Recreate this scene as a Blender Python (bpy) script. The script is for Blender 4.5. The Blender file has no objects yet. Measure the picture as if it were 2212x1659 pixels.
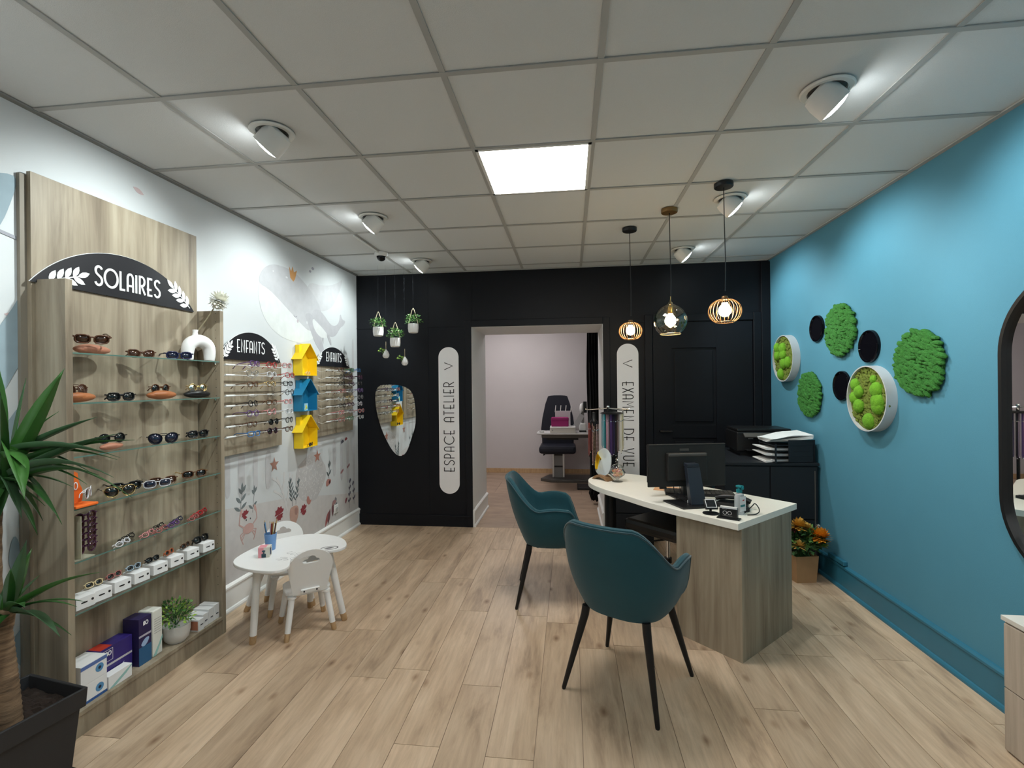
import bpy, bmesh, math, random
from mathutils import Vector, Matrix, Euler
R = random.Random(7)
PI = math.pi
C = bpy.context.scene.collection
S = bpy.context.scene

# ---------------------------------------------------------------- camera
CAMZ = 1.504
f, yaw, pit, rol = 1043.17656, 0.11827, 0.00061, -0.00981
cam = bpy.data.cameras.new('camera')
cam.sensor_width = 36.0
cam.lens = 36.0 * f / 2212
cam.clip_start = 0.05
camo = bpy.data.objects.new('camera', cam)
C.objects.link(camo)
fw = Vector((-math.sin(yaw)*math.cos(pit), math.cos(yaw)*math.cos(pit), math.sin(pit)))
rt = Vector((math.cos(yaw), math.sin(yaw), 0))
up = rt.cross(fw)
r2 = rt*math.cos(rol) + up*math.sin(rol)
u2 = -rt*math.sin(rol) + up*math.cos(rol)
m = Matrix.Identity(4)
for i in range(3):
    m[i][0] = r2[i]; m[i][1] = u2[i]; m[i][2] = -fw[i]
m[2][3] = CAMZ
camo.matrix_world = m
S.camera = camo

# ---------------------------------------------------------------- world, lights, exposure
S.view_settings.view_transform = 'Standard'
S.view_settings.look = 'None'
S.view_settings.exposure = 0.36
S.view_settings.gamma = 1.0
S.view_settings.use_curve_mapping = False
w = bpy.data.worlds.new('world'); S.world = w; w.use_nodes = True
w.node_tree.nodes['Background'].inputs[0].default_value = (0.75, 0.85, 1.0, 1)
w.node_tree.nodes['Background'].inputs[1].default_value = 0.12
SPOT_W = 40.0
LED_L = 23.0
ROOM2_W = 60.0

# room dimensions
XL, XR, YB, YF, H = -2.29, 1.958, 5.015, -2.3, 2.702
GX, GY, T = -2.2727, 1.8179, 0.6

# ---------------------------------------------------------------- materials
MATS = {}
def principled(name):
    mt = bpy.data.materials.new(name); mt.use_nodes = True
    nt = mt.node_tree; b = nt.nodes['Principled BSDF']
    return mt, nt, b
def node(nt, t, **kw):
    n = nt.nodes.new(t)
    for k, v in kw.items(): setattr(n, k, v)
    return n
def mat(name, col, rough=0.5, metal=0.0, var=0.0, scale=20, bump=0.0, bscale=200, emit=0.0, trans=0.0, ior=1.45, coat=0.0, sheen=0.0, alpha=1.0, spec=0.5):
    if name in MATS: return MATS[name]
    mt, nt, b = principled(name)
    c = (*col, 1)
    b.inputs['Base Color'].default_value = c
    b.inputs['Roughness'].default_value = rough
    b.inputs['Metallic'].default_value = metal
    b.inputs['IOR'].default_value = ior
    b.inputs['Specular IOR Level'].default_value = spec
    b.inputs['Transmission Weight'].default_value = trans
    b.inputs['Coat Weight'].default_value = coat
    b.inputs['Sheen Weight'].default_value = sheen
    b.inputs['Alpha'].default_value = alpha
    if emit:
        b.inputs['Emission Color'].default_value = c
        b.inputs['Emission Strength'].default_value = emit
    tc = node(nt, 'ShaderNodeTexCoord')
    # every material carries a procedural variation, however slight
    n = node(nt, 'ShaderNodeTexNoise'); n.inputs['Scale'].default_value = scale; n.inputs['Detail'].default_value = 4
    nt.links.new(tc.outputs['Object'], n.inputs['Vector'])
    mx = node(nt, 'ShaderNodeMix', data_type='RGBA')
    v = max(var, 0.02)
    mx.inputs[6].default_value = (col[0]*(1-v), col[1]*(1-v), col[2]*(1-v), 1)
    mx.inputs[7].default_value = (min(1, col[0]*(1+v)), min(1, col[1]*(1+v)), min(1, col[2]*(1+v)), 1)
    nt.links.new(n.outputs['Fac'], mx.inputs[0])
    nt.links.new(mx.outputs[2], b.inputs['Base Color'])
    if bump:
        n2 = node(nt, 'ShaderNodeTexNoise'); n2.inputs['Scale'].default_value = bscale; n2.inputs['Detail'].default_value = 3
        nt.links.new(tc.outputs['Object'], n2.inputs['Vector'])
        bp = node(nt, 'ShaderNodeBump'); bp.inputs['Strength'].default_value = bump; bp.inputs['Distance'].default_value = 0.004
        nt.links.new(n2.outputs['Fac'], bp.inputs['Height'])
        nt.links.new(bp.outputs[0], b.inputs['Normal'])
    MATS[name] = mt
    return mt
def ramp(nt, stops):
    r = node(nt, 'ShaderNodeValToRGB')
    e = r.color_ramp.elements
    while len(e) < len(stops): e.new(0.5)
    for i, (p, c) in enumerate(stops):
        e[i].position = p; e[i].color = (*c, 1)
    return r
def grain_mat(name, stops, scale, rough=0.5, rnd=False, knots=False, tint=0.0, bump=0.15):
    mt, nt, b = principled(name)
    tc = node(nt, 'ShaderNodeTexCoord')
    mp = node(nt, 'ShaderNodeMapping'); mp.inputs['Scale'].default_value = scale
    src = tc.outputs['Object']
    if rnd:
        oi = node(nt, 'ShaderNodeObjectInfo')
        mul = node(nt, 'ShaderNodeVectorMath', operation='MULTIPLY_ADD')
        cb = node(nt, 'ShaderNodeCombineXYZ')
        for k in range(3): nt.links.new(oi.outputs['Random'], cb.inputs[k])
        mul.inputs[1].default_value = (37, 91, 17)
        nt.links.new(cb.outputs[0], mul.inputs[0]); nt.links.new(src, mul.inputs[2])
        src = mul.outputs[0]
    nt.links.new(src, mp.inputs['Vector'])
    # large slow distortion for the figure
    n0 = node(nt, 'ShaderNodeTexNoise'); n0.inputs['Scale'].default_value = 1.0; n0.inputs['Detail'].default_value = 6; n0.inputs['Roughness'].default_value = 0.62
    n0.inputs['Distortion'].default_value = 0.45
    nt.links.new(mp.outputs[0], n0.inputs['Vector'])
    r = ramp(nt, stops)
    nt.links.new(n0.outputs['Fac'], r.inputs[0])
    out = r.outputs[0]
    # fine fibres
    mp2 = node(nt, 'ShaderNodeMapping'); mp2.inputs['Scale'].default_value = tuple(s*6 if s > 3 else s*2.5 for s in scale)
    nt.links.new(src, mp2.inputs['Vector'])
    n1 = node(nt, 'ShaderNodeTexNoise'); n1.inputs['Scale'].default_value = 1.0; n1.inputs['Detail'].default_value = 3
    nt.links.new(mp2.outputs[0], n1.inputs['Vector'])
    mx = node(nt, 'ShaderNodeMix', data_type='RGBA', blend_type='MULTIPLY'); mx.inputs[0].default_value = 0.5
    r1 = ramp(nt, [(0.3, (0.72, 0.70, 0.68)), (0.6, (1, 1, 1))])
    nt.links.new(n1.outputs['Fac'], r1.inputs[0])
    nt.links.new(out, mx.inputs[6]); nt.links.new(r1.outputs[0], mx.inputs[7])
    out = mx.outputs[2]
    if knots:
        mp3 = node(nt, 'ShaderNodeMapping'); mp3.inputs['Scale'].default_value = (6.5, 3.4, 1)
        nt.links.new(src, mp3.inputs['Vector'])
        vo = node(nt, 'ShaderNodeTexVoronoi'); vo.inputs['Scale'].default_value = 1.0
        nt.links.new(mp3.outputs[0], vo.inputs['Vector'])
        rk = ramp(nt, [(0.03, (0.30, 0.20, 0.14)), (0.075, (0.62, 0.54, 0.48)), (0.16, (1, 1, 1))])
        nt.links.new(vo.outputs['Distance'], rk.inputs[0])
        mk = node(nt, 'ShaderNodeMix', data_type='RGBA', blend_type='MULTIPLY'); mk.inputs[0].default_value = 0.75
        nt.links.new(out, mk.inputs[6]); nt.links.new(rk.outputs[0], mk.inputs[7])
        out = mk.outputs[2]
    if rnd and tint:
        hs = node(nt, 'ShaderNodeHueSaturation')
        ma = node(nt, 'ShaderNodeMapRange'); ma.inputs['To Min'].default_value = 1 - tint; ma.inputs['To Max'].default_value = 1 + tint
        nt.links.new(oi.outputs['Random'], ma.inputs['Value'])
        nt.links.new(ma.outputs[0], hs.inputs['Value']); nt.links.new(out, hs.inputs['Color'])
        out = hs.outputs[0]
    nt.links.new(out, b.inputs['Base Color'])
    b.inputs['Roughness'].default_value = rough
    if bump:
        bp = node(nt, 'ShaderNodeBump'); bp.inputs['Strength'].default_value = bump; bp.inputs['Distance'].default_value = 0.002
        nt.links.new(n1.outputs['Fac'], bp.inputs['Height']); nt.links.new(bp.outputs[0], b.inputs['Normal'])
    MATS[name] = mt
    return mt

FLOOR = grain_mat('wood_look_floor', [(0.28, (0.33, 0.230, 0.155)), (0.42, (0.50, 0.36, 0.24)), (0.55, (0.60, 0.445, 0.305)), (0.75, (0.70, 0.54, 0.385))],
                  (11.0, 1.9, 1.0), rough=0.42, rnd=True, knots=True, tint=0.10)
FLOOR2 = grain_mat('stone_look_floor', [(0.3, (0.34, 0.24, 0.17)), (0.6, (0.44, 0.32, 0.23)), (0.8, (0.50, 0.38, 0.28))], (3.0, 6.0, 1.0), rough=0.45, rnd=True, tint=0.08)
GREIGE = grain_mat('grey_beige_wood', [(0.30, (0.150, 0.112, 0.076)), (0.43, (0.262, 0.212, 0.150)), (0.56, (0.345, 0.288, 0.208)), (0.72, (0.41, 0.352, 0.262))], (10, 10, 0.8), rough=0.5, bump=0.08)
GREIGEL = grain_mat('pale_drawer_wood', [(0.28, (0.33, 0.27, 0.21)), (0.6, (0.46, 0.385, 0.31)), (0.78, (0.52, 0.44, 0.36))], (12, 12, 1.2), rough=0.5, bump=0.08)
OAK = grain_mat('natural_oak', [(0.3, (0.45, 0.29, 0.15)), (0.6, (0.58, 0.39, 0.21)), (0.8, (0.62, 0.44, 0.26))], (40, 40, 6), rough=0.5, bump=0.05)
WALNUT = grain_mat('brown_wood', [(0.3, (0.17, 0.09, 0.04)), (0.6, (0.30, 0.17, 0.08)), (0.8, (0.36, 0.22, 0.11))], (30, 6, 30), rough=0.45, bump=0.05)
TRUNKM = grain_mat('ringed_bark', [(0.3, (0.05, 0.03, 0.015)), (0.55, (0.22, 0.14, 0.08)), (0.75, (0.38, 0.27, 0.17))], (6, 6, 45), rough=0.8, bump=0.6)
WHITEW = mat('white_wallpaper', (0.575, 0.59, 0.595), 0.85, var=0.03, scale=3, bump=0.05, bscale=300)
GREYW = mat('pale_grey_plaster', (0.60, 0.57, 0.57), 0.9, var=0.05, scale=2, bump=0.25, bscale=150)
JAMBW = mat('white_jamb_paint', (0.74, 0.74, 0.73), 0.6, var=0.03)
BLACKW = mat('matt_black_wall_paint', (0.0055, 0.0065, 0.0095), 0.5, var=0.15, scale=6, bump=0.05, bscale=250, spec=0.28)
BLUEW = mat('turquoise_blue_wall_paint', (0.072, 0.235, 0.325), 0.7, var=0.04, scale=5, bump=0.12, bscale=260)
BLUEB = mat('blue_gloss_skirting_paint', (0.028, 0.15, 0.225), 0.35, var=0.04)
TILEM = mat('mineral_ceiling_tile', (0.655, 0.67, 0.675), 0.95, var=0.05, scale=350, bump=0.3, bscale=400)
BARM = mat('grey_ceiling_bar', (0.40, 0.40, 0.39), 0.6)
TRIMM = mat('dark_ceiling_edge', (0.22, 0.22, 0.21), 0.6)
SKIRT = mat('white_skirting_paint', (0.84, 0.84, 0.82), 0.4)
WHITE = mat('white_lacquer', (0.86, 0.86, 0.85), 0.35)
WHITEP = mat('white_plastic', (0.74, 0.74, 0.72), 0.4)
WHITEC = mat('white_card', (0.80, 0.80, 0.80), 0.6)
CERAM = mat('white_matt_ceramic', (0.80, 0.79, 0.78), 0.55, bump=0.05)
SIGNW = mat('pale_sign_board', (0.88, 0.87, 0.88), 0.6)
SIGNB = mat('black_sign_board', (0.010, 0.010, 0.013), 0.45)
INKW = mat('white_vinyl_lettering', (0.85, 0.85, 0.85), 0.5)
INKB = mat('black_vinyl_lettering', (0.012, 0.012, 0.014), 0.5)
BLK = mat('black_plastic', (0.010, 0.010, 0.011), 0.35)
BLKM = mat('matt_black_metal', (0.012, 0.012, 0.013), 0.42, metal=0.3)
BLKG = mat('gloss_black_lacquer', (0.003, 0.003, 0.005), 0.06, spec=0.3)
BLKC = mat('black_cabinet_laminate', (0.010, 0.012, 0.016), 0.5)
DKGREY = mat('dark_grey_plastic', (0.085, 0.078, 0.070), 0.4)
NAVYB = mat('dark_blue_grey_plastic', (0.022, 0.028, 0.040), 0.35)
CHROME = mat('chrome', (0.75, 0.75, 0.76), 0.15, metal=1.0)
STEEL = mat('brushed_steel', (0.6, 0.6, 0.61), 0.35, metal=1.0, bump=0.05)
SILVER = mat('white_metal_rod', (0.80, 0.78, 0.75), 0.3, metal=0.35)
MIRROR = mat('mirror_glass', (0.88, 0.90, 0.90), 0.015, metal=1.0)
TEAL = mat('teal_velvet', (0.003, 0.058, 0.078), 0.8, var=0.18, scale=8, sheen=0.18, bump=0.12, bscale=500)
PIPE = mat('dark_teal_piping', (0.004, 0.045, 0.062), 0.7, sheen=0.3)
DESKT = mat('cream_white_laminate', (0.88, 0.855, 0.77), 0.45)
SOIL = mat('dark_potting_soil', (0.022, 0.013, 0.009), 0.95, var=0.6, scale=60, bump=1.0, bscale=80)
POTB = mat('anthracite_planter', (0.022, 0.022, 0.024), 0.55, bump=0.1)
LEAFA = mat('dark_green_yucca_leaf', (0.024, 0.090, 0.018), 0.4, var=0.45, scale=6)
LEAFB = mat('fresh_green_yucca_leaf', (0.042, 0.135, 0.024), 0.4, var=0.4, scale=6)
LEAFC = mat('dull_green_yucca_leaf', (0.045, 0.105, 0.045), 0.5, var=0.4, scale=6)
GREENS = mat('small_green_leaf', (0.10, 0.24, 0.05), 0.5, var=0.4, scale=30)
GREEND = mat('deep_green_leaf', (0.035, 0.10, 0.03), 0.5, var=0.4, scale=30)
GREENY = mat('lime_leaf', (0.30, 0.46, 0.06), 0.5, var=0.3, scale=30)
MOSSG = mat('bright_reindeer_moss', (0.030, 0.145, 0.020), 0.95, var=0.45, scale=60, bump=1.0, bscale=160)
MOSSD = mat('olive_flat_moss', (0.13, 0.17, 0.022), 0.95, var=0.55, scale=40, bump=1.0, bscale=120)
MOSSB = mat('lime_ball_moss', (0.14, 0.35, 0.018), 0.95, var=0.35, scale=60, bump=1.0, bscale=220)
ALU = mat('pale_grey_aluminium_ring', (0.62, 0.63, 0.64), 0.4, metal=0.2)
YELLOW = mat('yellow_lacquered_metal', (0.88, 0.60, 0.012), 0.45)
BLUEH = mat('blue_lacquered_metal', (0.012, 0.19, 0.36), 0.45)
LEATH = mat('tan_leather', (0.36, 0.125, 0.045), 0.45, var=0.2, bump=0.2, bscale=150)
LEATH2 = mat('rosy_brown_leather', (0.42, 0.18, 0.11), 0.5, var=0.15, bump=0.2, bscale=150)
ORANGE = mat('orange_card', (0.85, 0.16, 0.02), 0.5)
ROPE = mat('beige_rope', (0.52, 0.44, 0.30), 0.8, bump=0.4)
GOLD = mat('gold_metal', (0.75, 0.52, 0.20), 0.25, metal=1.0)
BRASSD = mat('copper_bronze', (0.34, 0.20, 0.10), 0.35, metal=1.0)
CANB = mat('brass_brown_canopy', (0.24, 0.14, 0.05), 0.35, metal=0.6)
SEATN = mat('dark_navy_upholstery', (0.008, 0.010, 0.020), 0.6)
GREYP = mat('mid_grey_plastic', (0.25, 0.245, 0.24), 0.45)
PINKM = mat('magenta_fabric', (0.30, 0.015, 0.13), 0.7)
CURT = mat('black_curtain_cloth', (0.006, 0.006, 0.008), 0.85)
KRAFT = mat('kraft_paper', (0.40, 0.24, 0.12), 0.8, var=0.1)
TURQ = mat('turquoise_pump_plastic', (0.01, 0.22, 0.25), 0.35)
PAPER = mat('white_paper', (0.82, 0.82, 0.81), 0.7)
BULBM = mat('lit_bulb', (1.0, 0.74, 0.42), 0.3, emit=60)
LEDM = mat('led_panel_diffuser', (1.0, 0.99, 0.96), 0.5, emit=LED_L)
SPOTE = mat('lit_spot_lens', (0.93, 1.0, 1.0), 0.3, emit=30)

def thin_glass(name, tint, refl=0.05, rough=0.02):
    mt = bpy.data.materials.new(name); mt.use_nodes = True; nt = mt.node_tree
    nt.nodes.remove(nt.nodes['Principled BSDF']); out = nt.nodes['Material Output']
    tr = node(nt, 'ShaderNodeBsdfTransparent'); gl = node(nt, 'ShaderNodeBsdfGlossy'); gl.inputs['Roughness'].default_value = rough
    tc = node(nt, 'ShaderNodeTexCoord'); nz = node(nt, 'ShaderNodeTexNoise'); nz.inputs['Scale'].default_value = 4
    nt.links.new(tc.outputs['Object'], nz.inputs['Vector'])
    mx = node(nt, 'ShaderNodeMix', data_type='RGBA'); mx.inputs[6].default_value = (*tint, 1); mx.inputs[7].default_value = (*[min(1, c*1.02) for c in tint], 1)
    nt.links.new(nz.outputs['Fac'], mx.inputs[0]); nt.links.new(mx.outputs[2], tr.inputs[0])
    lw = node(nt, 'ShaderNodeLayerWeight'); lw.inputs['Blend'].default_value = 0.12
    ad = node(nt, 'ShaderNodeMath', operation='MULTIPLY_ADD'); ad.inputs[1].default_value = 0.6; ad.inputs[2].default_value = refl; ad.use_clamp = True
    nt.links.new(lw.outputs['Fresnel'], ad.inputs[0])
    ms = node(nt, 'ShaderNodeMixShader'); nt.links.new(ad.outputs[0], ms.inputs[0]); nt.links.new(tr.outputs[0], ms.inputs[1]); nt.links.new(gl.outputs[0], ms.inputs[2])
    nt.links.new(ms.outputs[0], out.inputs['Surface']); MATS[name] = mt
    return mt

# ---------------------------------------------------------------- mesh helpers
class B:
    def __init__(s, M=None): s.v = []; s.f = []; s.M = M
    def add(s, vs, fs):
        o = len(s.v)
        s.v += [Vector(p) for p in vs]; s.f += [tuple(i+o for i in q) for q in fs]; return s
    def box(s, c, d, rz=0, M=None):
        x, y, z = d[0]/2, d[1]/2, d[2]/2
        vs = [Vector((a*x, b*y, e*z)) for a in (-1, 1) for b in (-1, 1) for e in (-1, 1)]
        rm = Matrix.Rotation(rz, 3, 'Z') if M is None else M
        vs = [rm @ p + Vector(c) for p in vs]
        return s.add(vs, [(0,1,3,2),(4,6,7,5),(0,4,5,1),(2,3,7,6),(0,2,6,4),(1,5,7,3)])
    def bb(s, x0, x1, y0, y1, z0, z1):
        return s.box(((x0+x1)/2, (y0+y1)/2, (z0+z1)/2), (x1-x0, y1-y0, z1-z0))
    def tube(s, pts, r, n=8, closed=False, cap=True):
        pts = [Vector(p) for p in pts]; N = len(pts)
        rs = r if isinstance(r, (list, tuple)) else [r]*N
        ring = []; prev = None
        for i, p in enumerate(pts):
            if closed: t = (pts[(i+1) % N] - pts[i-1])
            else: t = pts[min(i+1, N-1)] - pts[max(i-1, 0)]
            if t.length < 1e-9: t = Vector((0,0,1))
            t.normalize()
            if prev is None:
                a = Vector((0,0,1)) if abs(t.z) < 0.9 else Vector((1,0,0))
                nrm = (a - t*a.dot(t)).normalized()
            else:
                nrm = (prev - t*prev.dot(t))
                nrm = nrm.normalized() if nrm.length > 1e-6 else prev
            prev = nrm; bn = t.cross(nrm)
            ring.append([p + (nrm*math.cos(2*PI*k/n) + bn*math.sin(2*PI*k/n))*rs[i] for k in range(n)])
        vs = [q for g in ring for q in g]; fs = []
        L = N if closed else N-1
        for i in range(L):
            j = (i+1) % N
            for k in range(n): fs.append((i*n+k, i*n+(k+1) % n, j*n+(k+1) % n, j*n+k))
        if cap and not closed:
            fs.append(tuple(range(n-1, -1, -1))); fs.append(tuple((N-1)*n+k for k in range(n)))
        return s.add(vs, fs)
    def lathe(s, prof, c=(0,0,0), n=20, M=None, sx=1, sy=1):
        vs = []; fs = []
        for r, z in prof:
            for k in range(n):
                a = 2*PI*k/n; vs.append(Vector((r*math.cos(a)*sx, r*math.sin(a)*sy, z)))
        for i in range(len(prof)-1):
            for k in range(n): fs.append((i*n+k, i*n+(k+1) % n, (i+1)*n+(k+1) % n, (i+1)*n+k))
        if prof[0][0] > 1e-5: fs.append(tuple(range(n-1, -1, -1)))
        if prof[-1][0] > 1e-5: fs.append(tuple((len(prof)-1)*n+k for k in range(n)))
        if M is not None: vs = [M @ p for p in vs]
        return s.add([p + Vector(c) for p in vs], fs)
    def prism(s, P, z0, z1):
        n = len(P)
        vs = [(p[0], p[1], z0) for p in P] + [(p[0], p[1], z1) for p in P]
        fs = [tuple(range(n-1, -1, -1)), tuple(range(n, 2*n))] + [(i, (i+1) % n, n+(i+1) % n, n+i) for i in range(n)]
        return s.add(vs, fs)
    def ball(s, c, r, nu=12, nv=8, sc=(1,1,1), M=None):
        prof = [(math.sin(PI*i/nv)*r, -math.cos(PI*i/nv)*r) for i in range(nv+1)]
        o = len(s.v); s.lathe(prof, (0,0,0), nu)
        for i in range(o, len(s.v)):
            p = s.v[i]; p = Vector((p.x*sc[0], p.y*sc[1], p.z*sc[2]))
            if M is not None: p = M @ p
            s.v[i] = p + Vector(c)
        return s
    def frame(s, O, X, Y):  # map everything so far from local (x,y,z) to O + x X + y Y + z (XxY)
        O, X, Y = Vector(O), Vector(X), Vector(Y); Z = X.cross(Y)
        s.v = [O + X*p.x + Y*p.y + Z*p.z for p in s.v]; return s
    def mesh(s, name):
        me = bpy.data.meshes.new(name)
        me.from_pydata([tuple(p) for p in s.v], [], s.f); me.validate(); 
        bm = bmesh.new(); bm.from_mesh(me)
        bmesh.ops.remove_doubles(bm, verts=bm.verts, dist=1e-6)
        bmesh.ops.recalc_face_normals(bm, faces=bm.faces)
        bm.to_mesh(me); bm.free()
        return me
    def obj(s, name, m, parent=None, smooth=False, bevel=0, sub=0, world=False, seg=2, props=None):
        if world and parent is not None:
            inv = parent.matrix_basis.inverted(); 
            if parent.parent: inv = inv @ parent.parent.matrix_basis.inverted()
            s.v = [inv @ p for p in s.v]
        return link(s.mesh(name), name, m, parent, smooth, bevel, sub, seg)
def link(me, name, m, parent=None, smooth=False, bevel=0, sub=0, seg=2):
    if m is not None and not me.materials: me.materials.append(m)
    if smooth:
        me.polygons.foreach_set('use_smooth', [True]*len(me.polygons))
        try: me.set_sharp_from_angle(angle=math.radians(40))
        except Exception: pass
    o = bpy.data.objects.new(name, me); C.objects.link(o); o.parent = parent
    if bevel:
        b = o.modifiers.new('b', 'BEVEL'); b.width = bevel; b.segments = seg; b.limit_method = 'ANGLE'
        b.harden_normals = False
    if sub:
        q = o.modifiers.new('s', 'SUBSURF'); q.levels = sub; q.render_levels = sub
    return o
def tag(o, label, cat, group=None, kind=None):
    o['label'] = label; o['category'] = cat
    if group: o['group'] = group
    if kind: o['kind'] = kind
    return o
def thing(name, label, cat, loc=(0,0,0), rz=0, group=None):
    o = bpy.data.objects.new(name, None); C.objects.link(o)
    o.location = loc; o.rotation_euler = (0,0,rz); o.empty_display_size = 0.05
    o.matrix_basis = Matrix.LocRotScale(Vector(loc), Euler((0,0,rz)), None)
    return tag(o, label, cat, group)
def struct(o): o['kind'] = 'structure'; return o
def group_struct(name):
    o = bpy.data.objects.new(name, None); C.objects.link(o); o['kind'] = 'structure'; return o

# flat shapes: loops of 2D points (holes by even-odd), cut as a plate `depth` thick
def plate_mesh(loops, depth, O=(0,0,0), X=(1,0,0), Y=(0,1,0), z=0.0, name='plate'):
    cu = bpy.data.curves.new('t', 'CURVE'); cu.dimensions = '2D'; cu.fill_mode = 'BOTH'; cu.extrude = depth/2
    for L in loops:
        sp = cu.splines.new('POLY'); sp.points.add(len(L)-1)
        for i, p in enumerate(L): sp.points[i].co = (p[0], p[1], 0, 1)
        sp.use_cyclic_u = True
    ob = bpy.data.objects.new('t', cu)
    me = bpy.data.meshes.new_from_object(ob)
    bpy.data.objects.remove(ob); bpy.data.curves.remove(cu)
    O, X, Y = Vector(O), Vector(X), Vector(Y); Z = X.cross(Y)
    for v in me.vertices:
        v.co = O + X*v.co.x + Y*v.co.y + Z*(v.co.z + depth/2 + z)
    me.name = name
    me.materials.clear()
    return me
def world_to(me, parent):
    inv = parent.matrix_basis.inverted()
    for v in me.vertices: v.co = inv @ v.co
    return me

# strokes -> flat ribbons (for lettering, stems)
def ribbon(pts, wd, closed=False):
    P = [Vector((p[0], p[1])) for p in pts]; N = len(P)
    L, Rr = [], []
    for i in range(N):
        if closed: a, c = P[i-1], P[(i+1) % N]
        else: a, c = P[max(i-1, 0)], P[min(i+1, N-1)]
        d1 = (P[i]-a); d2 = (c-P[i])
        if d1.length < 1e-9: d1 = d2
        if d2.length < 1e-9: d2 = d1
        d1 = d1.normalized(); d2 = d2.normalized()
        n1 = Vector((-d1.y, d1.x)); n2 = Vector((-d2.y, d2.x)); nn = (n1+n2)
        nn = n1 if nn.length < 1e-6 else nn.normalized()
        k = 1/max(0.68, nn.dot(n1))
        L.append(P[i]+nn*wd/2*k); Rr.append(P[i]-nn*wd/2*k)
    return L, Rr
def arc(cx, cy, rx, ry, a0, a1, n=10):
    return [(cx+rx*math.cos(math.radians(a0+(a1-a0)*i/n)), cy+ry*math.sin(math.radians(a0+(a1-a0)*i/n))) for i in range(n+1)]
# art-deco stroke letters, cap height 1: (width, strokes)
DECO = {
 'S': (0.50, [arc(0.27, 0.76, 0.21, 0.21, 25, 180, 10) + arc(0.27, 0.76, 0.21, 0.22, 180, 250, 4)[1:] + arc(0.24, 0.26, 0.23, 0.23, 62, -90, 10) + arc(0.24, 0.26, 0.22, 0.23, -90, -160, 5)[1:]]),
 'O': (0.94, [arc(0.47, 0.5, 0.44, 0.46, 0, 360, 28)[:-1] + [(0.911, 0.5)]]),
 'L': (0.40, [[(0.05, 1), (0.05, 0.04), (0.38, 0.04)]]),
 'A': (0.52, [[(0.05, 0)] + arc(0.25, 0.72, 0.20, 0.24, 180, 0, 10) + [(0.45, 0)], [(-0.03, 0.33), (0.45, 0.33)]]),
 'I': (0.14, [[(0.06, 0), (0.06, 1)]]),
 'R': (0.52, [[(0.06, 0), (0.06, 0.97), (0.22, 0.97)] + arc(0.22, 0.72, 0.22, 0.25, 90, -90, 10) + [(0.10, 0.47)], [(0.20, 0.47), (0.48, 0)]]),
 'E': (0.46, [[(0.42, 0.97), (0.08, 0.97), (0.08, 0.03), (0.42, 0.03)], [(-0.03, 0.36), (0.36, 0.36)]]),
 'N': (0.56, [[(0.06, 0), (0.06, 1), (0.46, 0), (0.46, 1)]]),
 'F': (0.42, [[(0.40, 0.97), (0.07, 0.97), (0.07, 0)], [(-0.04, 0.36), (0.33, 0.36)]]),
 'T': (0.44, [[(0.0, 0.97), (0.42, 0.97)], [(0.21, 0.97), (0.21, 0)]]),
 'P': (0.50, [[(0.06, 0), (0.06, 0.97), (0.20, 0.97)] + arc(0.20, 0.68, 0.23, 0.29, 90, -90, 10) + [(0.0, 0.39)]]),
 'C': (0.80, [arc(0.46, 0.5, 0.42, 0.46, 42, 318, 22)]),
 'X': (0.50, [[(0.02, 0), (0.46, 1)], [(0.02, 1), (0.46, 0)]]),
 'M': (0.70, [[(0.05, 0), (0.08, 1), (0.33, 0.42), (0.58, 1), (0.61, 0)]]),
 'D': (0.66, [[(0.06, 0.03), (0.06, 0.97), (0.2, 0.97)] + arc(0.2, 0.5, 0.40, 0.47, 90, -90, 14) + [(0.06, 0.03)]]),
 'V': (0.54, [[(0.0, 1), (0.25, 0.02), (0.50, 1)]]),
 'U': (0.56, [[(0.06, 1)] + arc(0.27, 0.25, 0.21, 0.22, 180, 360, 10) + [(0.48, 1)]]),
 ' ': (0.42, []),
}
def deco_text(bd, text, h, wd, O, X, Y, gap=0.14, sx=1.0, z=0.0, th=0.002, width=None):
    adv = sum(DECO[c][0]+gap for c in text)-gap
    if width: sx = width/(adv*h)
    x = -adv/2; n0 = len(bd.v)
    k = 0
    for c in text:
        w_, st = DECO[c]
        for s_ in st:
            L, Rr = ribbon([((x+px_)*h*sx, (py_-0.5)*h) for px_, py_ in s_], wd)
            k += 1
            zz = z + (k % 2)*0.0002
            vs = [(p.x, p.y, zz+th) for p in L] + [(p.x, p.y, zz+th) for p in Rr] + [(p.x, p.y, zz) for p in L] + [(p.x, p.y, zz) for p in Rr]
            n = len(L); fs = []
            for i in range(n-1):
                fs += [(i, n+i, n+i+1, i+1), (2*n+i, i, i+1, 2*n+i+1), (n+i, 3*n+i, 3*n+i+1, n+i+1)]
            bd.add(vs, fs)
        x += w_+gap
    O, X, Y = Vector(O), Vector(X), Vector(Y); Z = X.cross(Y)
    for i in range(n0, len(bd.v)):
        p = bd.v[i]; bd.v[i] = O + X*p.x + Y*p.y + Z*p.z
def leafloop(x, y, a, ln, wd, n=5, sharp=1.0):
    ca, sa = math.cos(a), math.sin(a); out = []
    for i in range(n+1):
        t = i/n; out.append((t*ln, wd*math.sin(PI*t)**0.9))
    for i in range(n-1, 0, -1):
        t = i/n; out.append((t*ln, -wd*math.sin(PI*t)**0.9))
    return [(x+px_*ca-py_*sa, y+px_*sa+py_*ca) for px_, py_ in out]
def blob(cx, cy, rx, ry, n=16, rot=0, jit=0.0, rnd=None):
    out = []
    for i in range(n):
        a = 2*PI*i/n; k = 1 + (rnd.uniform(-jit, jit) if rnd else 0)
        x, y = rx*math.cos(a)*k, ry*math.sin(a)*k
        out.append((cx+x*math.cos(rot)-y*math.sin(rot), cy+x*math.sin(rot)+y*math.cos(rot)))
    return out
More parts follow.
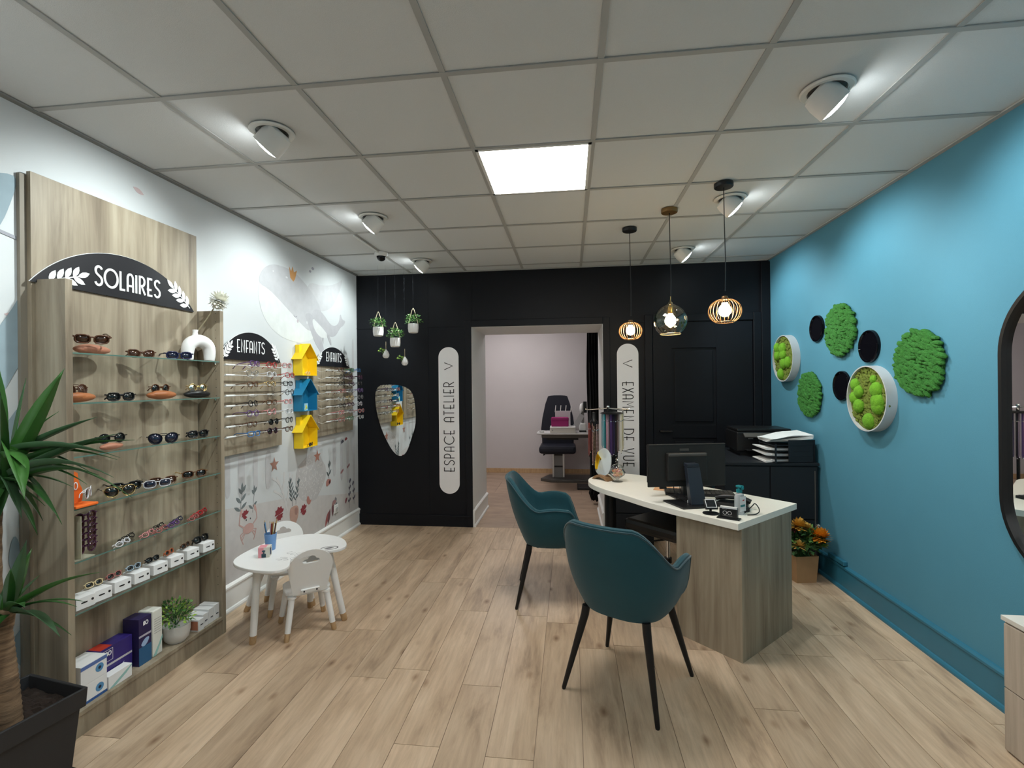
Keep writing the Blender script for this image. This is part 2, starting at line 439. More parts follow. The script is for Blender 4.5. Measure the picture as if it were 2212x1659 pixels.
def smoothloop(P, k=2):
    for _ in range(k):
        Q = []
        for i in range(len(P)):
            a, b_ = P[i], P[(i+1) % len(P)]
            Q.append((a[0]*.75+b_[0]*.25, a[1]*.75+b_[1]*.25)); Q.append((a[0]*.25+b_[0]*.75, a[1]*.25+b_[1]*.75))
        P = Q
    return P
def smoothline(P, k=2):
    for _ in range(k):
        Q = [P[0]]
        for a, b_ in zip(P[:-1], P[1:]):
            Q.append(tuple(a[j]*.75+b_[j]*.25 for j in range(len(a)))); Q.append(tuple(a[j]*.25+b_[j]*.75 for j in range(len(a))))
        Q.append(P[-1]); P = Q
    return P
def rot3(ax, a): return Matrix.Rotation(a, 3, ax)

SMOKE = thin_glass('smoked_glass', (0.86, 0.84, 0.78), 0.09)
GLASS = thin_glass('clear_glass', (0.92, 0.93, 0.92), 0.09)

# ================================================================ SETTING
# floor: slab plus single planks
fl = struct(B().bb(XL-0.1, XR+0.1, YF, YB+0.0, -0.08, -0.003).obj('floor', mat('dark_floor_joint', (0.20, 0.14, 0.095), 0.7)))
PW = 0.197
known = {-2: 2.475, -1: 1.955, 0: 2.376, -3: 2.385, -4: 2.85, 1: 1.925, 2: 3.05, 3: 2.774}
plank_me = {}
def plank(x0, x1, y0, y1):
    g = 0.0012
    key = (round(x1-x0, 3), round(y1-y0, 3))
    if key not in plank_me:
        w_, l_ = key
        me = B().bb(-w_/2+g, w_/2-g, -l_/2+g, l_/2-g, -0.003, 0.0).mesh('plank')
        plank_me[key] = me
    o = link(plank_me[key], 'plank', FLOOR, fl)
    o.location = ((x0+x1)/2, (y0+y1)/2, 0)
for k in range(-9, 13):
    x0 = -0.55+PW*k; x1 = x0+PW
    x0c, x1c = max(x0, XL), min(x1, XR)
    if x1c-x0c < 0.01: continue
    y = known.get(k, R.choice([0.35, 0.55, 0.75, 0.95])*1.2+1.2)
    while y > YF: y -= 1.2
    while y < YB:
        a, b_ = max(y, -1.2), min(y+1.2, YB)
        if b_-a > 0.02: plank(x0c, x1c, a, b_)
        y += 1.2
# rear room floor
fr = struct(B().bb(-3.2, 1.9, YB, 8.3, -0.08, -0.003).obj('floor', mat('dark_floor_joint', (0.20, 0.14, 0.095), 0.7)))
tile_me = {}
def rtile(x0, x1, y0, y1):
    key = (round(x1-x0, 3), round(y1-y0, 3))
    if key not in tile_me: tile_me[key] = B().bb(-key[0]/2+.0015, key[0]/2-.0015, -key[1]/2+.0015, key[1]/2-.0015, -0.003, 0).mesh('floor_tile')
    o = link(tile_me[key], 'floor_tile', FLOOR2, fr); o.location = ((x0+x1)/2, (y0+y1)/2, 0)
for j, (ya, yb) in enumerate([(5.015, 5.42), (5.42, 5.86), (5.86, 6.62), (6.62, 7.38), (7.38, 8.17)]):
    off = [0, 0.6, 0.25, 0.75, 0.4][j]; lim = (-1.023, 0.345) if j < 2 else (-3.0, 1.8)
    x = -4.2+off
    while x < lim[1]:
        a, b_ = max(x, lim[0]), min(x+1.2, lim[1])
        if b_-a > 0.03: rtile(a, b_, ya, yb)
        x += 1.2
# walls
wl = struct(B().bb(XL-0.1, XL, YF, YB+0.1, 0, H+0.1).obj('wall_left', WHITEW))
wr = struct(B().bb(XR, XR+0.1, YF, YB+0.1, 0, H+0.1).obj('wall_right', BLUEW))
wf = struct(B().bb(XL-0.1, XR+0.1, YF-0.1, YF, 0, H+0.1).obj('wall_front', WHITEW))
DX0, DX1, DZ, PY = -1.023, 0.345, 2.113, 5.86
wb = B()
wb.bb(XL, DX0, YB, YB+0.12, 0, H+0.1); wb.bb(DX0, DX1, YB, YB+0.12, DZ, H+0.1)
wb.bb(DX1, XR, YB, YB+0.12, 0, H+0.1)
wb = struct(wb.obj('wall_back', BLACKW))
# passage lining and rear room
pj = group_struct('wall_passage')
B().bb(DX0-0.12, DX0, YB+0.12, PY, 0, DZ).obj('jamb', JAMBW, pj)
B().bb(DX1, DX1+0.12, YB+0.12, PY, 0, DZ).obj('jamb', JAMBW, pj)
B().bb(DX0-0.12, DX1+0.12, YB+0.12, PY, DZ, DZ+0.1).obj('soffit', JAMBW, pj)
B().bb(DX0, DX0+0.004, YB+0.001, YB+0.125, 0, DZ-0.004).obj('jamb', JAMBW, pj)
B().bb(DX1-0.004, DX1, YB+0.001, YB+0.125, 0, DZ-0.004).obj('jamb', JAMBW, pj)
B().bb(DX0, DX1, YB+0.001, YB+0.125, DZ-0.004, DZ).obj('soffit', JAMBW, pj)
struct(B().bb(-3.1, 1.9, 8.17, 8.27, 0, 2.7).obj('wall_rear_room_back', GREYW))
struct(B().bb(-3.1, -3.0, PY, 8.17, 0, 2.7).obj('wall_rear_room_left', GREYW))
struct(B().bb(1.8, 1.9, PY, 8.17, 0, 2.7).obj('wall_rear_room_right', GREYW))
wq = B(); wq.bb(-3.0, DX0-0.12, PY-0.1, PY, 0, 2.7); wq.bb(DX1+0.12, 1.8, PY-0.1, PY, 0, 2.7); wq.bb(DX0-0.12, DX1+0.12, PY-0.1, PY, DZ+0.1, 2.7)
struct(wq.obj('wall_rear_room_front', GREYW))
struct(B().bb(-3.1, 1.9, PY-0.1, 8.27, 2.7, 2.8).obj('ceiling_rear_room', GREYW))
struct(B().bb(-3.0, 1.8, 8.155, 8.17, 0, 0.075).obj('baseboard_rear', OAK, bevel=0.003))

# skirting boards: profile extruded
def skirting(name, m, pts, x, sgn, y0, y1):
    b = B(); n = len(pts)
    vs = [(x+sgn*p[0], y0, p[1]) for p in pts] + [(x+sgn*p[0], y1, p[1]) for p in pts]
    b.add(vs, [tuple(range(n)), tuple(range(2*n-1, n-1, -1))] + [(i, n+i, n+(i+1) % n, (i+1) % n) for i in range(n)])
    return b.obj(name, m)
PROF = [(0, 0), (0.030, 0), (0.030, 0.012), (0.024, 0.022), (0.016, 0.026), (0.016, 0.150), (0.022, 0.156), (0.022, 0.168), (0.012, 0.178), (0, 0.180)]
struct(skirting('baseboard_left', SKIRT, PROF, XL, 1, YF, YB))
struct(skirting('baseboard_right', BLUEB, PROF, XR, -1, YF, YB))
for x, sg in ((DX0, 1), (DX1, -1)):
    struct(skirting('baseboard_passage', SKIRT, PROF, x, sg, YB-0.004, PY))
# back wall relief: plinth, seams, pilaster, door surround
bt = group_struct('trim_back_wall')
B().bb(XL, DX0, YB-0.012, YB, 0, 0.12).obj('plinth', BLACKW, bt, bevel=0.004)
B().bb(DX1, XR, YB-0.012, YB, 0, 0.12).obj('plinth', BLACKW, bt, bevel=0.004)
B().bb(-1.30, DX0, YB-0.018, YB-0.012, 0.10, 0.118).obj('plinth_bead', BLACKW, bt, bevel=0.003)
B().bb(DX0-0.07, DX0, YB-0.014, YB, 0, DZ+0.07).obj('door_casing', BLACKW, bt, bevel=0.004)
B().bb(DX1, DX1+0.07, YB-0.014, YB, 0, DZ+0.07).obj('door_casing', BLACKW, bt, bevel=0.004)
B().bb(DX0, DX1, YB-0.014, YB, DZ, DZ+0.07).obj('door_casing', BLACKW, bt, bevel=0.004)
for x in (-1.02, 0.62):
    B().bb(x-0.004, x+0.004, YB-0.003, YB, DZ+0.07, H).obj('panel_seam', BLACKW, bt)
B().bb(XL, DX0-0.07, YB-0.004, YB, 2.118, 2.128).obj('panel_seam', BLACKW, bt)
B().bb(-1.50, -1.492, YB-0.003, YB, 0.12, H).obj('panel_seam', BLACKW, bt)
B().bb(1.875, XR, YB-0.035, YB, 0, H-0.02).obj('pilaster', BLACKW, bt, bevel=0.004)
B().bb(0.66, 0.815, YB-0.010, YB, 2.12, 2.135).obj('panel_seam', BLACKW, bt)
# black door on the right
d1 = group_struct('door_1')
B().bb(0.76, 0.835, YB-0.03, YB, 0.0, 2.19).obj('casing', BLACKW, d1, bevel=0.006)
B().bb(1.80, 1.875, YB-0.03, YB, 0.0, 2.19).obj('casing', BLACKW, d1, bevel=0.006)
B().bb(0.835, 1.80, YB-0.03, YB, 2.115, 2.19).obj('casing', BLACKW, d1, bevel=0.006)
dl = B(); dl.bb(0.84, 1.02, YB-0.016, YB, 0.01, 2.11); dl.bb(1.45, 1.795, YB-0.016, YB, 0.01, 2.11)
dl.bb(1.02, 1.45, YB-0.016, YB, 1.85, 2.11); dl.bb(1.02, 1.45, YB-0.016, YB, 0.01, 0.25); dl.bb(1.02, 1.45, YB-0.016, YB, 0.95, 1.08)
dl.obj('door_leaf', BLACKW, d1, bevel=0.003)
B().bb(1.05, 1.42, YB-0.010, YB, 1.11, 1.82).obj('door_panel', BLACKW, d1, bevel=0.008)
B().bb(1.05, 1.42, YB-0.010, YB, 0.28, 0.92).obj('door_panel', BLACKW, d1, bevel=0.008)
h_ = B(); h_.tube([(0.90, YB-0.016, 1.02), (0.90, YB-0.06, 1.02), (1.01, YB-0.065, 1.02)], 0.009); h_.obj('door_handle', BLKM, d1, smooth=True)

# ceiling: slab, tiles, bars, edge trim
ce = struct(B().bb(XL, XR, YF, YB, H+0.03, H+0.12).obj('ceiling', mat('void_grey', (0.2, 0.2, 0.2), 0.9)))
tme = {}
spots_xy = [(-1.373, 2.118, -1), (-1.373, 3.290, -1), (-1.400, 4.515, -1), (1.060, 2.118, 1), (1.050, 3.290, 1), (1.022, 4.480, 1),
            (-1.373, 0.918, -1), (1.060, 0.918, 1), (-1.373, -0.282, -1), (1.060, -0.282, 1)]
for i in range(7):
    for j in range(-7, 6):
        x0, x1 = GX+T*i, GX+T*(i+1); y0, y1 = GY+T*j, GY+T*(j+1)
        if i == 0: x0 = XL
        if i == 6: x1 = XR
        if j == 5: y1 = YB
        y0 = max(y0, YF)
        if y1-y0 < 0.02: continue
        if i == 3 and j in (1, -4): continue
        key = (round(x1-x0, 3), round(y1-y0, 3))
        if key not in tme: tme[key] = B().bb(-key[0]/2+.004, key[0]/2-.004, -key[1]/2+.004, key[1]/2-.004, 0.004, 0.024).mesh('ceiling_tile')
        o = link(tme[key], 'ceiling_tile', TILEM, ce); o.location = ((x0+x1)/2, (y0+y1)/2, H)
for i in range(1, 7):
    B().bb(GX+T*i-.012, GX+T*i+.012, YF, YB, H-0.001, H+0.003).obj('ceiling_bar', BARM, ce)
for j in range(-6, 6):
    B().bb(XL, XR, GY+T*j-.012, GY+T*j+.012, H-0.002, H+0.0025).obj('ceiling_bar', BARM, ce)
et = group_struct('trim_1')
B().bb(XL, XL+0.028, YF, YB, H-0.006, H+0.002).obj('edge_strip', TRIMM, et)
B().bb(XR-0.026, XR, YF, YB, H-0.006, H+0.002).obj('edge_strip', BARM, et)
B().bb(XL, XR, YB-0.024, YB, H-0.006, H+0.002).obj('edge_strip', BARM, et)

# LED panels
for k, (jy, lb) in enumerate([(1, 'glowing square LED panel set flush in the tiled ceiling'), (-4, 'square LED panel in the ceiling behind the viewer')]):
    x0, y0 = GX+T*3, GY+T*jy
    t = thing('led_panel', lb, 'ceiling light', (x0+.3, y0+.3, H-0.004))
    fr_ = B(); q = 0.286
    for a in (-1, 1):
        fr_.box((a*q, 0, 0.003), (0.016, 0.588, 0.008)); fr_.box((0, a*q, 0.003), (0.588, 0.016, 0.008))
    fr_.obj('frame', WHITEP, t)
    B().box((0, 0, 0.006), (0.556, 0.556, 0.006)).obj('diffuser', LEDM, t)

# ceiling spots: ring, tilted housing, lens, bracket and its light
def spot(x, y, sg, label):
    t = thing('ceiling_spotlight', label, 'spotlight', (x, y, H), 0, 'swivel spotlights in the ceiling')
    B().lathe([(0.070, -0.002), (0.098, -0.002), (0.100, -0.006), (0.094, -0.012), (0.072, -0.010), (0.070, -0.002)], n=32).obj('ring', WHITEP, t, smooth=True)
    B().lathe([(0.0, 0.002), (0.069, 0.002), (0.069, -0.003), (0.0, -0.003)], n=24).obj('inner_disc', DKGREY, t)
    tilt = sg*math.radians(46)      # beam axis leans towards the wall
    Mr = rot3('Y', -tilt)
    c = Vector((-sg*0.012, 0, -0.035))
    b = B(); b.lathe([(0.045, 0.045), (0.060, 0.035), (0.066, 0.0), (0.066, -0.060), (0.061, -0.060), (0.061, -0.035), (0.030, 0.0), (0.0, 0.0)], c, 28, Mr)
    b.obj('housing', WHITEP, t, smooth=True)
    e = B(); e.lathe([(0.0, -0.012), (0.030, -0.010), (0.052, -0.003), (0.060, 0.003), (0.0, 0.004)], c + Mr @ Vector((0, 0, -0.060)), 24, Mr)
    e.obj('lens', SPOTE, t)
    q = B(); q.tube([Vector((sg*0.075, 0.02*math.cos(a), -0.010 - 0.02*math.sin(a))) for a in [PI*i/8 for i in range(9)]], 0.0025, 6); q.obj('bracket', WHITEP, t, smooth=True)
    ld = bpy.data.lights.new('spot_light', 'SPOT'); ld.energy = SPOT_W; ld.spot_size = math.radians(104); ld.spot_blend = 0.75
    ld.color = (0.90, 1.0, 1.0); ld.shadow_soft_size = 0.02
    lo = bpy.data.objects.new('spot_light', ld); C.objects.link(lo); lo.parent = t
    lo.location = c + Mr @ Vector((0, 0, -0.098))
    lo.rotation_euler = (0, -tilt, 0)
names = ['nearest of the three spotlights over the left wall', 'middle one of the three spotlights over the left wall', 'spotlight by the black wall beside the dome camera',
         'large nearest spotlight over the blue wall', 'spotlight behind the cord of the nearest pendant', 'farthest right spotlight close to the black wall',
         'left spotlight just behind the viewer', 'right spotlight just behind the viewer', 'left spotlight far behind the viewer', 'right spotlight far behind the viewer']
for (x, y, sg), n in zip(spots_xy, names): spot(x, y, sg, 'white swivel ' + n)
# dome camera and conduit
t = thing('dome_camera', 'small white security dome camera with black bubble on the ceiling', 'camera', (-1.675, 4.19, H))
B().lathe([(0.0, 0), (0.060, 0), (0.060, -0.022), (0.050, -0.034), (0.0, -0.034)], n=28).obj('housing', WHITEP, t, smooth=True)
B().ball((0, 0, -0.036), 0.042, 20, 12, (1, 1, 0.95)).obj('bubble', BLKG, t, smooth=True)
B().bb(-0.012, 0.0, -0.55, -0.05, -0.016, -0.004).obj('cable_duct', WHITEP, t, bevel=0.002)

# rear room lamp (a ceiling panel out of sight)
t = thing('led_panel', 'square LED panel on the ceiling of the rear room', 'ceiling light', (-0.9, 6.9, 2.69))
B().box((0, 0, 0), (0.58, 0.58, 0.02)).obj('diffuser', mat('rear_led_diffuser', (1.0, 0.96, 0.96), 0.5, emit=ROOM2_W/3.2), t)

# ================================================================ MURAL on the left wall (flat print, child pieces of the wall)
MX = XL+0.0006
mk = 1.0075
MC = [0]
def mural(name, col, loops, lift=0.0, wob=0.0):
    col = tuple(c*.79 for c in col); MC[0] += 1; lift = lift*0.25 + MC[0]*0.000012
    L = [[(p[0]*mk, CAMZ+(p[1]-CAMZ)*mk) for p in l] for l in loops]
    me = plate_mesh(L, 0.0004, (MX+lift, 0, 0), (0,1,0), (0,0,1), name=name)
    m_ = mat('print_%02d_%02d_%02d' % tuple(int(c*99) for c in col), col, 0.85, var=0.12, scale=14)
    return link(me, name, m_, wl)
PL, DLF = (0.60, 0.595, 0.615), (0.54, 0.53, 0.555)
# mother whale
mural('whale_tail_print', (0.66, 0.655, 0.67), [smoothloop([(3.95, 2.42), (4.3, 2.44), (4.55, 2.52), (4.68, 2.60), (4.55, 2.38), (4.38, 2.22), (4.1, 2.18)])])
mural('whale_belly_print', (0.80, 0.82, 0.80), [smoothloop([(3.31, 2.27), (3.33, 2.10), (3.42, 1.98), (3.58, 1.90), (3.80, 1.87), (4.02, 1.90), (4.12, 1.96), (3.9, 2.05), (3.6, 2.18), (3.42, 2.30)])], 0.0004)
mural('whale_body_print', PL, [smoothloop([(3.31, 2.27), (3.36, 2.38), (3.47, 2.45), (3.62, 2.47), (3.80, 2.46), (4.00, 2.38), (4.18, 2.27), (4.25, 2.15), (4.15, 2.03), (4.02, 1.98), (3.86, 2.05), (3.66, 2.15), (3.45, 2.25)])], 0.0008)
mural('whale_fin_print', DLF, [smoothloop([(3.93, 2.13), (4.02, 2.02), (4.12, 1.88), (4.30, 1.76), (4.25, 1.90), (4.16, 2.04), (4.06, 2.16)], 2), smoothloop([(3.78, 1.875), (3.92, 1.87), (3.93, 1.77)], 1)], 0.0012)
mural('crown_print', (0.66, 0.33, 0.12), [[(3.73, 2.40), (3.715, 2.49), (3.745, 2.455), (3.765, 2.50), (3.785, 2.455), (3.83, 2.48), (3.80, 2.40), (3.775, 2.375)]], 0.0012)
mural('whale_eye_print', (0.30, 0.29, 0.33), [ribbon(arc(3.80, 2.10, 0.025, 0.014, 190, 350), 0.005)[0] + ribbon(arc(3.80, 2.10, 0.025, 0.014, 190, 350), 0.005)[1][::-1]], 0.0012)
mural('cheek_print', (0.56, 0.50, 0.53), [blob(3.835, 2.055, 0.014, 0.014)], 0.0012)
mural('spot_print', (0.82, 0.82, 0.82), [blob(3.68, 2.39, 0.015, 0.008), blob(3.50, 2.40, 0.006, 0.005), blob(3.98, 2.06, 0.007, 0.012), blob(4.03, 1.98, 0.006, 0.01)], 0.0016)
# baby whale
mural('baby_belly_print', (0.80, 0.81, 0.80), [smoothloop([(4.06, 2.12), (4.09, 2.02), (4.2, 1.95), (4.34, 1.955), (4.36, 2.02), (4.2, 2.08)])], 0.0012)
mural('baby_whale_print', (0.56, 0.55, 0.575), [smoothloop([(4.06, 2.12), (4.08, 2.18), (4.16, 2.21), (4.26, 2.18), (4.40, 2.09), (4.50, 2.09), (4.58, 2.14), (4.60, 2.24), (4.64, 2.17), (4.72, 2.17), (4.66, 2.11), (4.60, 2.09), (4.50, 1.99), (4.38, 1.97), (4.24, 2.05)])], 0.0016)
mural('baby_fin_print', DLF, [smoothloop([(4.30, 2.01), (4.40, 1.97), (4.42, 1.87)], 1), [(4.23, 1.95), (4.27, 1.955), (4.26, 1.90)]], 0.0020)
mural('small_fish_print', (0.38, 0.37, 0.42), [leafloop(4.06, 2.555, 0.1, 0.05, 0.014), leafloop(4.02, 2.52, 0.1, 0.04, 0.012)], 0.0008)
mural('small_fish_print', (0.66, 0.50, 0.50), [leafloop(2.29, 2.565, -0.3, 0.07, 0.013), leafloop(1.70, 1.81, -0.1, 0.06, 0.012)], 0.0008)
# blurred grey kelp bands and sand tone under the boards
mural('sand_print', (0.69, 0.66, 0.645), [[(2.76, 0.18)] + smoothline([(2.76, 0.72), (3.2, 0.66), (3.7, 0.60), (4.2, 0.50), (4.7, 0.40), (4.97, 0.36)]) + [(4.97, 0.18)]])
for q, (y_, w_, z0_, z1_) in enumerate([(2.98, .05, .75, 1.05), (3.12, .07, .72, 1.05), (3.27, .05, .74, 1.04), (3.42, .07, .72, 1.02), (4.45, .06, .62, .98), (4.60, .05, .55, .98), (4.74, .06, .50, .95), (4.88, .05, .35, 2.0)]):
    mural('kelp_print', (0.64, 0.63, 0.64), [smoothloop([(y_-w_/2, z0_), (y_+w_/2, z0_+.02), (y_+w_*.4, (z0_+z1_)/2), (y_+w_/2, z1_), (y_-w_/2, z1_), (y_-w_*.6, (z0_+z1_)/2)])], 0.0002)
# coral of pale dots
dots = []
for i in range(170):
    a = R.uniform(0, 2*PI); r = math.sqrt(R.random())
    dots.append(blob(4.03+0.22*r*math.cos(a), 0.70+0.19*r*math.sin(a), 0.006, 0.008, 6))
mural('dotted_coral_ground_print', (0.60, 0.58, 0.575), [blob(4.03, 0.70, 0.25, 0.21, 20, jit=0.06, rnd=R)], 0.0004)
mural('dotted_coral_print', (0.75, 0.73, 0.71), dots, 0.0008)
# white branching coral
cor = []
for (a, b_) in [((3.66, .50), (3.52, .80)), ((3.60, .62), (3.48, .70)), ((3.58, .66), (3.62, .82)), ((3.64, .55), (3.70, .80)), ((3.67, .68), (3.74, .78)), ((3.55, .74), (3.46, .80))]:
    L, Rr = ribbon([a, ((a[0]+b_[0])/2+.015, (a[1]+b_[1])/2), b_], 0.018); cor.append(L+Rr[::-1])
for l in cor: mural('white_coral_print', (0.75, 0.73, 0.72), [l], 0.0006)
# leafy plants (grey-green) on the wallpaper
def sprig(y, z, h, n, lean=0.0, ll=0.07, lw=0.012, col=(0.13, 0.155, 0.16), lift=0.0012, spread=0.7):
    Ls = []
    st = [(y+lean*t*t, z+h*t) for t in [i/6 for i in range(7)]]
    L, Rr = ribbon(st, 0.004); Ls.append(L+Rr[::-1])
    mural('sprig_stem_print', col, Ls, lift)
    Ls = []
    for i in range(n):
        t = 0.25+0.75*i/max(1, n-1); py, pz = y+lean*t*t, z+h*t
        for sgn in (-1, 1):
            a = PI/2 - sgn*spread*(1.15-0.5*t) - lean
            Ls.append(leafloop(py, pz+0.006*sgn, a, ll*(1-0.2*t), lw, 4))
    Ls.append(leafloop(y+lean, z+h, PI/2, ll, lw, 4))
    for l in Ls: mural('sprig_leaf_print', col, [l], lift+R.random()*0.0004)
sprig(3.10, 0.61, 0.15, 3, 0.02, 0.080, 0.012, col=(0.20, 0.23, 0.235), spread=1.0)
sprig(3.23, 0.60, 0.13, 2, 0.02, 0.062, 0.010, col=(0.20, 0.23, 0.235), spread=0.9)
sprig(3.73, 0.52, 0.18, 5, -0.03, 0.065, 0.008)
sprig(3.78, 0.52, 0.16, 4, 0.04, 0.06, 0.008)
sprig(4.34, 0.63, 0.10, 2, 0.01, 0.07, 0.010)
sprig(4.46, 0.24, 0.12, 3, 0.0, 0.07, 0.014, col=(0.24, 0.25, 0.26))
sprig(4.76, 0.24, 0.26, 4, 0.02, 0.05, 0.012, col=(0.13, 0.12, 0.16))
sprig(4.87, 0.26, 0.20, 3, -0.02, 0.05, 0.012, col=(0.13, 0.12, 0.16))
# flowers, vase, shells, starfish, striped fish
RED, CORAL, PINK = (0.30, 0.045, 0.055), (0.52, 0.24, 0.20), (0.66, 0.42, 0.38)
def flower(y, z, r, col, n=5, a0=0.3):
    mural('flower_print', col, [smoothloop([(y, z)] + [(y+r*math.cos(a)*k, z+r*math.sin(a)*k) for a, k in [(a0+i*0.33, (1.0 if i % 2 else .7)) for i in range(n*2)]], 1)], 0.0012)
flower(3.15, 0.60, 0.045, RED); flower(3.15, 0.60, 0.03, RED, a0=2.6)
flower(3.55, 0.50, 0.07, RED, a0=0.2); flower(3.55, 0.50, 0.055, RED, a0=3.3)
flower(3.90, 0.44, 0.06, RED, a0=0.4); flower(3.90, 0.44, 0.045, RED, a0=3.4)
mural('tulip_print', CORAL, [smoothloop([(3.94, 0.50), (3.99, 0.46), (4.03, 0.51), (4.00, 0.50), (3.98, 0.545), (3.955, 0.55)], 1)], 0.0012)
mural('vase_print', (0.58, 0.36, 0.29), [smoothloop([(3.69, 0.50), (3.69, 0.42), (3.73, 0.365), (3.78, 0.365), (3.82, 0.43), (3.82, 0.49), (3.79, 0.515), (3.72, 0.515)])], 0.0012)
mural('vase_shade_print', (0.42, 0.24, 0.20), [smoothloop([(3.76, 0.50), (3.81, 0.49), (3.80, 0.43), (3.76, 0.44)], 1)], 0.0016)
st_ = [(4.13+0.06*(1 if i % 2 == 0 else .42)*math.cos(PI/2+i*PI/5), 0.87+0.06*(1 if i % 2 == 0 else .42)*math.sin(PI/2+i*PI/5)) for i in range(10)]
mural('starfish_print', (0.50, 0.22, 0.16), [st_], 0.0012)
mural('starfish_print', (0.42, 0.22, 0.17), [[(p[0]-0.68+.04, p[1]+.03) for p in st_]], 0.0012)
mural('shell_print', CORAL, [smoothloop([(4.28, .555), (4.37, .575), (4.38, .62), (4.29, .63)], 1)], 0.0012)
mural('shell_print', (0.10, 0.03, 0.04), [smoothloop([(4.33, .58), (4.365, .575), (4.365, .61), (4.34, .61)], 1)], 0.0016)
for (y_, z_) in ((4.58, 0.64), (4.72, 0.67)):
    for i in range(4):
        mural('striped_fish_print', RED, [blob(y_+i*0.016, z_+i*0.006, 0.005, 0.022*(1-abs(i-1.5)*.2), 8, -0.3)], 0.0012)
for (y_, z_, a) in ((4.26, .24, 1.1), (4.31, .25, 1.25), (4.40, .30, 1.5)):
    mural('feather_leaf_print', (0.42, 0.13, 0.13) if y_ < 4.3 else (0.20, 0.09, 0.10), [leafloop(y_, z_-.05, a, 0.15, 0.022)], 0.0012)
flower(4.44, 0.36, 0.05, (0.45, 0.24, 0.24)); flower(4.70, 0.33, 0.04, (0.28, 0.08, 0.10), a0=1.0); flower(4.62, 0.93, 0.04, (0.10, 0.10, 0.13)); flower(4.70, 0.95, 0.035, (0.30, 0.05, 0.06))
# crab
mural('crab_body_print', PINK, [blob(3.18, 0.50, 0.058, 0.036, 18)], 0.0012)
for s_ in (-1, 1):
    Ls = []
    for k in range(3):
        L, Rr = ribbon([(3.18+s_*.04, .49-.01*k), (3.18+s_*(.085-.008*k), .475-.022*k), (3.18+s_*(.075-.01*k), .44-.018*k)], 0.007); mural('crab_leg_print', PINK, [L+Rr[::-1]], 0.0010)
    L, Rr = ribbon([(3.18+s_*.05, .52), (3.18+s_*.095, .55), (3.18+s_*.085, .62)], 0.010); mural('crab_arm_print', PINK, [L+Rr[::-1]], 0.0010)
    mural('crab_claw_print', PINK, [leafloop(3.18+s_*.085, .60, PI/2-s_*-.35, .06, .013)], 0.0014)
    mural('crab_eye_print', (0.03, 0.03, 0.035), [blob(3.18+s_*.022, .565, .005, .007, 8)], 0.0014)
# blue-grey seaweed beside the shelving
BLW = (0.33, 0.42, 0.47)
for L_ in ([(1.55, 2.30), (1.64, 2.36), (1.76, 2.40), (1.73, 2.28), (1.69, 2.16), (1.60, 2.02)], [(1.50, 1.52), (1.60, 1.64), (1.70, 1.78), (1.78, 1.94), (1.80, 1.84), (1.78, 1.66), (1.70, 1.50), (1.62, 1.36)],
           [(1.56, 1.20), (1.66, 1.30), (1.78, 1.48), (1.79, 1.34), (1.72, 1.16)], [(1.70, .80), (1.73, .93), (1.76, .80), (1.74, .72)], [(1.70, .46), (1.78, .54), (1.80, .40), (1.76, .32)]):
    mural('seaweed_print', BLW, [smoothloop(L_)], 0.0010)
L, Rr = ribbon([(1.45, 2.16), (1.62, 2.155), (1.80, 2.12)], 0.014); mural('seaweed_stem_print', (0.40, 0.40, 0.44), [L+Rr[::-1]], 0.0010)
# wall socket
t = thing('wall_socket', 'small white square wall socket low on the patterned left wall', 'socket', (XL, 4.50, 0.30))
B().box((0.005, 0, 0), (0.010, 0.08, 0.08)).obj('frame', WHITEP, t, bevel=0.003)
B().lathe([(0.022, 0.0), (0.020, -0.006), (0, -0.006)], n=16, M=rot3('Y', -PI/2)).frame((0.0102, 0, 0), (1,0,0), (0,1,0)).obj('inset', mat('socket_grey', (0.45, 0.45, 0.44), 0.4), t)

# ================================================================ SOLAIRES SHELVING
UX0, UX1, UY0, UY1 = XL+0.03, -2.108, 1.800, 2.738
t = thing('display_shelving', 'tall grey-beige wooden display shelving with six glass shelves against the left wall', 'shelving', (XL+.1, 2.27, 0))
SU = t
def P(b, n, m, **k): return b.obj(n, m, SU, world=True, **k)
P(B().bb(XL+0.018, UX0+0.008, 1.785, 2.70, 0.0, 2.425), 'back_board', GREIGE, bevel=0.001)
P(B().bb(XL+0.0025, XL+0.018, 1.76, 1.80, 0.0, 2.41), 'shadowed_batten', mat('batten_shadow_wood', (0.22, 0.19, 0.15), 0.6))  # recessed batten strip; the shadow behind the board is put into its darker colour
P(B().bb(UX0+0.008, UX1, UY0, UY0+0.030, 0, 1.970), 'side_panel', GREIGE, bevel=0.001)
P(B().bb(UX0-0.02, UX1, UY1-0.030, UY1, 0, 1.970), 'side_panel', GREIGE, bevel=0.001)
P(B().bb(UX0+0.008, UX1, UY0+0.03, UY1-0.03, 0.088, 0.108), 'base_shelf', GREIGE, bevel=0.001)
P(B().bb(UX1-0.022, UX1-0.004, UY0+0.03, UY1-0.03, 0, 0.088), 'plinth', GREIGE, bevel=0.001)
GSZ = [1.660, 1.442, 1.210, 0.985, 0.756, 0.533]
GSH = thin_glass('shelf_glass', (0.955, 0.975, 0.965), 0.03)
GSE = mat('green_glass_edge', (0.10, 0.19, 0.16), 0.15, coat=0.5)
